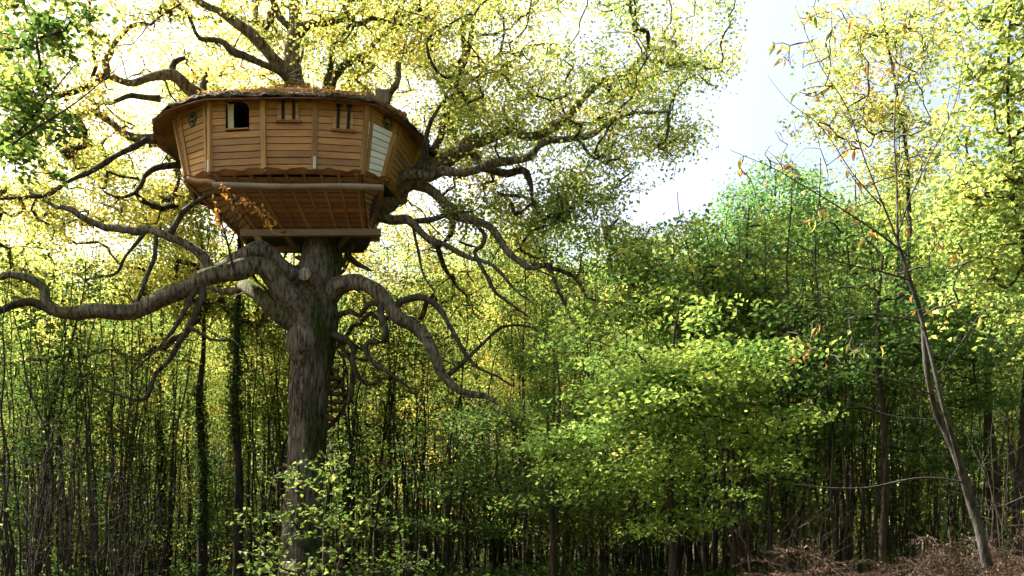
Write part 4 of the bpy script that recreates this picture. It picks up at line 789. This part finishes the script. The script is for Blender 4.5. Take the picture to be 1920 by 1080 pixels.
# ------------------------------------------------------------------ single trees of the middle distance and foreground
def single_tree(name, label, trunk_ctrls, blobs, r, mat_bark, leaf, per, aut, L, W, sig=(.3, .3, .12), step=.35, tip=.004, rmax=.03, aut_sd=.08, up=0.9, extra_keep=None, sides=9, along=.6, trunk_names=None, upb=.25, leafcol=(1, 1, 1)):
    c0 = trunk_ctrls[0][0]; b = P(*c0[:3]); root = thing(name, label, 'tree', (b[0], b[1], gz(b[0], b[1]))); sp_, sr_ = [], []
    for k_, ctrl in enumerate(trunk_ctrls):
        q = pts3(ctrl, 0.12); kk = len(q); s = np.arange(kk) * .12; ph = r.uniform(0, 6, 3)
        p = q[:, :3] + np.stack([0.012 * np.sin(s * 3 + ph[0]), 0.02 * np.sin(s * 2.2 + ph[1]), 0.012 * np.sin(s * 4 + ph[2])], 1)
        V, F = tube(p, q[:, 3], sides, rough=0.05, r=r); link('trunk' if k_ == 0 else 'branch', mk_mesh('trunk', [dict(V=V, F=F, smooth=True)], [mat_bark]), root)
        k0 = int(kk * (.35 if k_ == 0 else .2)); sp_.append(p[k0:]); sr_.append(q[k0:, 3])
    tg = np.vstack([ellipsoid(n, P(x, y, Y), (rx, ry, rz), r, .2) for x, y, Y, rx, ry, rz, n in blobs])
    if extra_keep is not None: tg = tg[extra_keep(tg)]
    ch, tp = grow(np.vstack(sp_), np.concatenate(sr_), tg, r, step=step, tip=tip, rmax=rmax, up=upb)
    link('twigs', mk_mesh('twigs', [tubes_part([tube(p, q_, 4) for p, q_ in ch])], [mat_bark]), root, 'stuff')
    if per:
        lf = clump(tp, per, r, aut, sig=sig, along=along, aut_sd=aut_sd, L=L, W=W, up=up)
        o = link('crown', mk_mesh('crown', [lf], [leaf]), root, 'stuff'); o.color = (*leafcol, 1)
    return root, tp
r5 = np.random.default_rng(5)
def sprays(x, y, Y, rx, ry, rz, n, per=7, s=0.5):
    c = ellipsoid(n, (0, 0, 0), (rx, ry, rz), r5, 0.0); out = []
    for k in c:
        Yk = Y + k[1]; out.append((x + k[0] * FPX / Yk, y - k[2] * FPX / Yk, Yk, s * r5.uniform(.6, 1.3), s * r5.uniform(.6, 1.3), .09, per))
    return out
base_y = lambda Y: HY + EYE * FPX / Y
single_tree('maple_tree', 'young maple with bright sunlit green sprays right of the clearing', [[(1262, base_y(16.5), 16.5, 16), (1258, 900, 16.5, 13), (1268, 780, 16.4, 10), (1262, 650, 16.3, 6), (1275, 560, 16.3, 3)]],
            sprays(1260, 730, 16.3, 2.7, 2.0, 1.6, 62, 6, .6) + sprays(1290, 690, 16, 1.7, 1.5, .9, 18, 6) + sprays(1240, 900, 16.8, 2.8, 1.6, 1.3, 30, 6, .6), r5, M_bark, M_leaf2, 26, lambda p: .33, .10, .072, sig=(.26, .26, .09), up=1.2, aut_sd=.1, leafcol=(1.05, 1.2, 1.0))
single_tree('maple_tree', 'taller green maple behind and above the sunlit maple', [[(1400, base_y(21), 21, 16), (1395, 850, 21, 14), (1410, 650, 21, 10), (1400, 480, 21, 6), (1405, 390, 21, 3)]],
            sprays(1390, 530, 21, 3.4, 2.2, 2.2, 60, 6, .75) + sprays(1200, 590, 22, 2.4, 1.5, 1.8, 26, 6, .75) + sprays(1500, 690, 20.5, 2.2, 1.5, 2.3, 34, 6, .7) + sprays(1420, 820, 20, 2.6, 1.5, 1.6, 24, 6, .7), r5, M_bark, M_leaf2, 22, lambda p: .34, .13, .09, sig=(.28, .28, .1), up=1.4, aut_sd=.12, leafcol=(1.0, 1.15, 1.0))
single_tree('hornbeam_tree', 'dark leafy tree standing behind the leaning chestnut trunk', [[(1650, base_y(17), 17, 14), (1660, 850, 17, 12), (1645, 650, 17, 9), (1655, 480, 17, 5)]],
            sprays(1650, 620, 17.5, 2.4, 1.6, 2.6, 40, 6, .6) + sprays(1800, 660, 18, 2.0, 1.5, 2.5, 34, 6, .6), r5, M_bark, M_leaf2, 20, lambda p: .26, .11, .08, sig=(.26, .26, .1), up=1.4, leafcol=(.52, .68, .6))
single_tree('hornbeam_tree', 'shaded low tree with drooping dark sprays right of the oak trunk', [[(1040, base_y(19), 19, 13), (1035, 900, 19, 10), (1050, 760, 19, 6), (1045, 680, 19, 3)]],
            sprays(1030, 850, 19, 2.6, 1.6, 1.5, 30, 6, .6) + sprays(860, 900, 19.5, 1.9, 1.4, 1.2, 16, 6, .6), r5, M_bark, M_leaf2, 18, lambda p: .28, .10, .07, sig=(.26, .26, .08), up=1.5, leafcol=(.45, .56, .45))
single_tree('ash_tree', 'green tree with haze-blue tinted leaves rising into the gap of bright sky', [[(1440, base_y(33), 33, 16), (1445, 800, 33, 13), (1438, 560, 33, 9), (1450, 400, 33, 6), (1455, 330, 33, 3)]],
            [(1455, 390, 33, 2.0, 2.0, 1.6, 110), (1370, 450, 33, 1.6, 1.6, 1.0, 60), (1540, 460, 33, 1.8, 1.6, 1.6, 80), (1300, 500, 33, 1.8, 1.6, 1.0, 60)], r5, M_bark, M_leaf2, 36, lambda p: .18, .16, .10, sig=(.34, .34, .22), leafcol=(1.0, 1.25, 1.5))  # blue leaf tint stands in for the hazy veil over this tree
single_tree('field_maple', 'yellow green leafy tree filling the upper right corner', [[(1975, base_y(13), 13, 18), (1965, 850, 13, 15), (1945, 600, 13, 12), (1900, 350, 13, 8), (1890, 100, 13, 5), (1900, -60, 13, 3)]],
            [(1870, 260, 13, .95, 1.1, 1.3, 130), (1890, 80, 13, .9, 1.1, 1.1, 100), (1840, 420, 13, .9, 1.0, .9, 90), (1900, -60, 13, 1.6, 1.3, .9, 60), (1940, 350, 13, .9, 1.0, 1.3, 60), (1880, 560, 13.4, .9, 1.0, .9, 60)], r5, M_bark, M_leaf, 15, lambda p: .40, .10, .075, sig=(.17, .17, .07), up=1.2)
single_tree('birch_tree', 'airy half bare tree with thin yellowing crown against the sky', [[(1720, base_y(24), 24, 15), (1715, 800, 24, 13), (1700, 560, 24, 11), (1705, 380, 24, 8), (1690, 220, 24, 6), (1660, 60, 24, 4), (1640, -60, 24, 2)]],
            [(1640, 130, 24, 2.0, 1.8, 1.7, 150), (1590, 220, 24, 1.5, 1.4, 1.0, 70), (1730, 60, 24, 1.6, 1.6, 1.3, 80), (1700, 300, 24, 1.5, 1.4, 1.2, 70), (1560, 60, 24, .9, 1.0, 1.2, 36)], r5, M_bark, M_leaf, 22, lambda p: .52, .12, .07, sig=(.2, .2, .14), aut_sd=.14)
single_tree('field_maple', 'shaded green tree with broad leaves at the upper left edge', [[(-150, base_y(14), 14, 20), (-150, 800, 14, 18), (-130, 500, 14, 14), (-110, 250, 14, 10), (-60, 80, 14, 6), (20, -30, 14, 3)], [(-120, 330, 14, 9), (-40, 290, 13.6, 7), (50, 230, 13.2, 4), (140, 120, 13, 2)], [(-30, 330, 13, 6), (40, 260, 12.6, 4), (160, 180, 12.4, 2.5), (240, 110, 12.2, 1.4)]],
            sprays(20, 190, 13.2, 1.0, 1.2, 1.3, 26, 4, .26) + sprays(60, 40, 13.5, 1.1, 1.0, .6, 12, 4, .26), r5, M_bark, M_leaf2, 16, lambda p: .30, .12, .09, sig=(.17, .17, .08), up=1.2, aut_sd=.14, leafcol=(.62, .7, .6))

# the leaning chestnut with sparse hanging leaves
r7 = np.random.default_rng(7)
CH = [[(1852, 1060, 9.3, 36), (1838, 992, 9.3, 32), (1822, 940, 9.3, 31), (1802, 878, 9.2, 27), (1778, 820, 9.2, 22), (1755, 774, 9.2, 19), (1742, 720, 9.1, 18), (1735, 675, 9.1, 17), (1729, 598, 9.1, 15), (1709, 535, 9.0, 14), (1694, 490, 9.0, 12), (1683, 456, 9.0, 9), (1680, 360, 9.0, 7), (1678, 240, 9.1, 5), (1690, 120, 9.2, 3), (1700, 20, 9.2, 2)],
      [(1800, 880, 9.2, 18), (1785, 820, 9.0, 16), (1768, 760, 8.9, 14), (1755, 700, 8.95, 12), (1742, 640, 9.0, 11), (1730, 598, 9.05, 9)],
      [(1690, 470, 9.0, 8), (1650, 442, 8.9, 6), (1600, 410, 8.8, 5), (1527, 363, 8.7, 4), (1450, 311, 8.6, 2.6), (1372, 278, 8.5, 1.4)],
      [(1705, 530, 9.0, 7), (1640, 508, 8.8, 5), (1600, 497, 8.7, 4.4), (1517, 467, 8.6, 3), (1434, 428, 8.5, 1.6)],
      [(1690, 475, 9.0, 8), (1650, 380, 9.0, 5.5), (1620, 300, 9.0, 4.5), (1590, 200, 9.0, 3.4), (1540, 120, 9.0, 2.4), (1490, 10, 9.0, 1.3)],
      [(1683, 450, 9, 7), (1712, 360, 9.1, 5), (1740, 300, 9.2, 4), (1790, 190, 9.3, 2.6), (1810, 90, 9.4, 1.6)],
      [(1650, 385, 9, 5), (1600, 330, 8.9, 3.6), (1540, 240, 8.8, 2.6), (1480, 190, 8.7, 1.6), (1440, 140, 8.7, 1)],
      [(1728, 600, 9.1, 6), (1660, 592, 8.9, 4.4), (1590, 590, 8.8, 3.6), (1530, 582, 8.7, 3), (1480, 568, 8.6, 2)],
      [(1585, 590, 8.8, 2.6), (1580, 565, 8.75, 2), (1570, 555, 8.7, 1.4), (1540, 560, 8.7, 1)],
      [(1590, 590, 8.8, 2.6), (1598, 630, 8.7, 2), (1606, 680, 8.7, 1.2)],
      [(1742, 740, 9.1, 6), (1680, 715, 8.9, 4.6), (1600, 690, 8.8, 3.6), (1520, 640, 8.7, 2.4), (1440, 590, 8.6, 1.2)],
      [(1755, 790, 9.2, 6), (1690, 785, 9, 4.6), (1640, 770, 8.9, 3.6), (1560, 735, 8.8, 2.4), (1500, 700, 8.7, 1.4)],
      [(1802, 905, 9.2, 8), (1740, 898, 9, 6.5), (1690, 902, 8.9, 6), (1630, 912, 8.8, 5.5), (1560, 914, 8.7, 4.5), (1490, 910, 8.6, 3)],
      [(1822, 952, 9.3, 6), (1880, 950, 9.1, 4), (1910, 935, 9, 3), (1960, 915, 8.9, 2)],
      [(1760, 700, 9, 5), (1800, 650, 8.9, 4), (1850, 580, 8.8, 3), (1900, 560, 8.7, 2)]]
CH = [[(a, b, c, w * .58) for a, b, c, w in l_] for l_ in CH]
chest, ctips = single_tree('chestnut_tree', 'slender leaning chestnut with forked trunk and few hanging leaves', CH, [(1570, 330, 8.9, .95, .7, .75, 60), (1600, 130, 9, .8, .7, .6, 46), (1450, 330, 8.6, .4, .4, .4, 16), (1520, 60, 9, .4, .4, .5, 18), (1560, 640, 8.8, .6, .4, .35, 26), (1760, 520, 9, .5, .5, .7, 30), (1730, 250, 9.2, .4, .5, .6, 20)],
                            r7, M_pale, M_leaf, 0, None, .1, .1, step=.16, tip=.0026, rmax=.010, upb=.4)
LEAF_CH = leaf_shape('long_leaf_blade', [M_dry], 5, 0.30)
cnt = 0
for pts in ctips:
    for _ in range(int(r7.integers(0, 3))):
        if cnt >= 290: break
        b = pts[int(r7.integers(len(pts) // 2, len(pts)))]; d = r7.normal(size=3) * [.6, .6, .35] - [0, 0, .75]
        place_leaf(LEAF_CH, chest, b, d, r7.normal(size=3) + [0, -.6, .3], r7.uniform(.07, .135), palette(r7.choice([.2, .34, .5, .62, .72, .88, .95])) * .9); cnt += 1

# hazel in front of the oak trunk: its largest leaves are parts
hz, htips = single_tree('hazel_bush', 'green hazel with round leaves in front of the oak trunk', [[(610, base_y(13), 13, 7), (606, 1000, 13, 6), (615, 920, 12.9, 4), (600, 840, 12.8, 2)], [(608, base_y(13), 13, 6), (590, 1050, 12.8, 5), (550, 980, 12.6, 4), (520, 900, 12.5, 2)], [(612, base_y(13), 13, 6), (640, 1050, 12.7, 5), (690, 950, 12.5, 3), (730, 900, 12.3, 2)], [(608, base_y(13), 13, 5), (580, 1090, 12.4, 4), (520, 1060, 12.0, 3), (470, 1000, 11.8, 2)], [(612, base_y(13), 13, 5), (660, 1090, 12.3, 4), (740, 1070, 12, 3), (800, 1060, 11.8, 2)]],
                        [(600, 890, 12.8, .7, .6, .35, 34), (660, 960, 12.6, .9, .6, .4, 36), (540, 970, 12.6, .9, .6, .4, 36), (720, 1050, 12.3, .8, .6, .3, 26), (490, 1050, 12.2, .7, .6, .3, 20), (620, 1060, 12.2, .8, .5, .3, 22)], r7, M_bark, M_leaf2, 5, lambda p: .3, .075, .062, sig=(.1, .1, .04), step=.2, tip=.0018, rmax=.01, up=1.5, leafcol=(.55, .6, .46))
LEAF_HZ = leaf_shape('round_leaf_blade', [M_leaf2], 5, 0.85)
for k_ in range(190):
    pts = htips[int(r7.integers(len(htips)))]; b = pts[-1] + r7.normal(size=3) * [.08, .08, .03]; d = r7.normal(size=3) * [1, 1, .3] - [0, 0, .25]
    place_leaf(LEAF_HZ, hz, b, d, r7.normal(size=3) * .5 + [0, -.35, 1], r7.uniform(.06, .13), palette(r7.uniform(.15, .52)) * .65)

# ivy-clad trunks left of the oak
for (px, Y, top, ilo, ihi, lab) in ((378, 27.5, 640, 720, 1010, 'dark ivy-clad trunk with glossy ivy halfway up, left of the oak'), (445, 26.0, 480, 560, 830, 'slim trunk sheathed in ivy right beside the oak trunk'), (300, 29.5, 600, 760, 980, 'thin dark trunk with a sleeve of ivy under the mossy limb')):
    ctrl = [(px, base_y(Y), Y, 20), (px + 3, 900, Y, 16), (px - 4, 750, Y, 13), (px + 4, top, Y, 8), (px, top - 200, Y, 4)]
    q = pts3(ctrl, .2); root = thing('ivy_trunk', lab, 'tree', (q[0, 0], Y, gz(q[0, 0], Y))); V, F = tube(q[:, :3], q[:, 3], 9, rough=.06); link('trunk', mk_mesh('trunk', [dict(V=V, F=F, smooth=True)], [M_bark]), root)
    n = 1500; zz = rng.uniform(P(px, ihi, Y)[2], P(px, ilo, Y)[2], n); xi = np.interp(zz, q[:, 2], q[:, 0]); ri = np.interp(zz, q[:, 2], q[:, 3]); an = rng.uniform(0, 6.28, n); ro = ri + rng.gamma(2, .035, n)
    b = np.stack([xi + ro * np.cos(an), Y + ro * np.sin(an), zz], 1); lf = leaves(b, rng.normal(.12, .06, n), rng, .09, .08, .3, .5)
    link('ivy', mk_mesh('ivy', [lf], [M_leaf2]), root, 'stuff')
    bb = q[int(len(q) * .55):, :3]; tg = ellipsoid(40, (q[-1, 0], Y, q[-1, 2] - .8), (1.6, 1.6, 2.0), rng, .2); ch, tp = grow(bb, q[int(len(q) * .55):, 3], tg, rng, tip=.005, rmax=.03)
    lf = clump(tp, 50, rng, lambda p: .42, sig=(.3, .3, .15), L=.13, W=.085); lf['m'] = 1
    link('crown', mk_mesh('crown', [tubes_part([tube(p, q_, 4) for p, q_ in ch]), lf], [M_bark, M_leaf2]), root)

# bare twiggy shrubs at the left
def bare(px, Y, h, w, n, lab):
    x0 = (px - HX) * Y / FPX; z0 = gz(x0, Y); tb = []
    for _ in range(n):
        a = rng.uniform(0, 6.28); l = h * rng.uniform(.5, 1); s = np.linspace(0, 1, 9); b = np.array([x0 + rng.normal() * .2, Y + rng.normal() * .2, z0])
        dx = w * rng.normal() * .5; dy = w * rng.normal() * .4; p = b + np.stack([dx * s ** 1.4 + .05 * np.sin(s * 8 + a), dy * s ** 1.4, l * s - .25 * l * s ** 3 * rng.random()], 1); tb.append(tube(p, .009 * (1 - .8 * s) * rng.uniform(.6, 1.4), 4))
        for _ in range(5):
            k_ = int(rng.integers(3, 8)); e = p[k_] + np.array([rng.normal() * .45, rng.normal() * .35, rng.uniform(.1, .7)]); m = (p[k_] + e) / 2 + rng.normal(size=3) * .08; tb.append(tube(np.array([p[k_], m, e]), [.004, .003, .0015], 4))
    o = link('bare_shrub', mk_mesh('bare_shrub', [tubes_part(tb)], [M_bark]), None); o.location = (0, 0, 0); tag(o, lab, 'shrub', 'bare twiggy shrubs')
bare(40, 18.5, 5.4, 1.8, 20, 'tangle of bare brown twigs at the far left edge')
bare(130, 20, 5.0, 1.8, 26, 'bare twiggy shrub second from the left edge')
bare(230, 19, 3.8, 1.5, 18, 'bare shrub under the bend of the mossy limb')
bare(1500, 13.5, 2.4, 1.1, 14, 'thin bare shrub left of the dead bracken')
bare(1880, 11.5, 3.8, .9, 10, 'bare upright twigs right of the leaning chestnut')

# weathered post and small box at the foot of the oak
pb = P(559, 1000, 15.0); root = thing('wooden_post', 'weathered grey post half hidden by the hazel leaves', 'post', (pb[0], 15.0, gz(pb[0], 15.0)))
bar('shaft', [pb[0], 15, gz(pb[0], 15) - .1], [pb[0] + .02, 15, P(0, 905, 15)[2]], .085, .085, M_bark, root, (0, -1, 0)); bar('cap', [pb[0] - .045, 15, P(0, 903, 15)[2]], [pb[0] + .085, 15, P(0, 903, 15)[2]], .12, .03, M_grey, root)
pb = P(541, 1063, 14.8); root = thing('meter_box', 'small pale grey box beside the post low in the leaves', 'box', (pb[0], 14.8, gz(pb[0], 14.8)))
bar('case', pb + [-.09, 0, 0], pb + [.09, 0, 0], .10, .13, M_plate, root); bar('lid', pb + [-.1, 0, .075], pb + [.1, 0, .075], .12, .02, M_plate, root); bar('stake', pb + [0, .02, -.07], [pb[0], 14.82, gz(pb[0], 14.8) - .1], .04, .04, M_grey, root, (0, -1, 0))

# ------------------------------------------------------------------ dead bracken on the bank
r9 = np.random.default_rng(9)
def frond(base, az, l, arch, r):
    s = np.linspace(0, 1, 26); o = np.array([math.cos(az), math.sin(az), 0]); sd_ = np.array([-o[1], o[0], 0])
    out = r.uniform(.35, 1.0); dp = r.uniform(.2, .95)
    ax = base + o * (l * (.10 * s + out * np.maximum(0, s - .22) ** 1.15))[:, None] + np.array([0, 0, 1.0]) * (l * (.8 * (1 - (1 - s) ** 2.0) * arch - dp * arch * np.maximum(0, s - .45) ** 1.7))[:, None]
    ax += np.cumsum(r.normal(size=(26, 3)) * .006, 0)
    b, d, ln = [], [], []; sag = r.uniform(-.7, .25)
    for k_ in range(8, 26):
        t = unit(ax[min(k_ + 1, 25)] - ax[k_ - 1]); pl0 = l * .24 * math.sin(math.pi * min(1, (1.02 - s[k_]) ** .7)) + .02
        for sg in (-1, 1):
            if r.random() < .25: continue
            pl = pl0 * r.uniform(.4, 1.15); dr = unit(sd_ * sg + t * .5 + np.array([0, 0, sag]) + r.normal(size=3) * .38); m = 9; cu = r.normal(size=3) * .25
            for q_ in range(m):
                u = (q_ + .5) / m; c = ax[k_] + dr * pl * u + cu * pl * u * u
                for s2 in (-1, 1):
                    b.append(c); d.append(unit(t * s2 + dr * .6 + r.normal(size=3) * .35)); ln.append(pl * .16 * (1.05 - u) + .006)
    return ax, np.array(b), np.array(d), np.array(ln)
bV, bD, bL, bC, rt = [], [], [], [], []
for k_ in range(420):
    u = r9.random(); px = 1395 + 640 * r9.random() ** .85; Y = r9.uniform(8.0, 13.5); x = (px - HX) * Y / FPX; z = gz(x, Y)
    if px < 1500: l = r9.uniform(.4, .8)
    else: l = r9.uniform(.6, 1.2) if r9.random() < .85 else r9.uniform(1.2, 1.7)
    ax, b, d, ln = frond(np.array([x, Y, z]), r9.uniform(0, 6.28), l, r9.uniform(.6, 1.1), r9)
    s = np.linspace(0, 1, 26); rt.append(tube(ax, .006 * (1 - .8 * s), 4)); bV.append(b); bD.append(d); bL.append(ln); bC.append(np.tile(np.array([.030, .018, .012]) * r9.uniform(.4, 2.0) + r9.uniform(0, .02) * np.array([1, .8, .4]), (len(b), 1)))
bV, bD, bL, bC = map(np.concatenate, (bV, bD, bL, bC)); n = len(bV); Nn = unit(r9.normal(size=(n, 3)) * .5 + [0, 0, 1]); S = unit(np.cross(bD, Nn)); l = bL[:, None]
V = np.stack([bV, bV + bD * l * .4 + S * l * .2, bV + bD * l - [0, 0, .005], bV + bD * l * .4 - S * l * .2], 1).reshape(-1, 3); i4 = np.arange(n)[:, None] * 4
pl = dict(V=V, F=i4 + [[0, 1, 2, 3]], col=np.repeat(bC, 4, 0), m=1)
tag(link('dead_bracken', mk_mesh('bracken', [tubes_part(rt), pl], [M_pale, M_dry]), None), 'brown dead bracken covering the bank at the lower right', 'bracken', None, 'stuff')
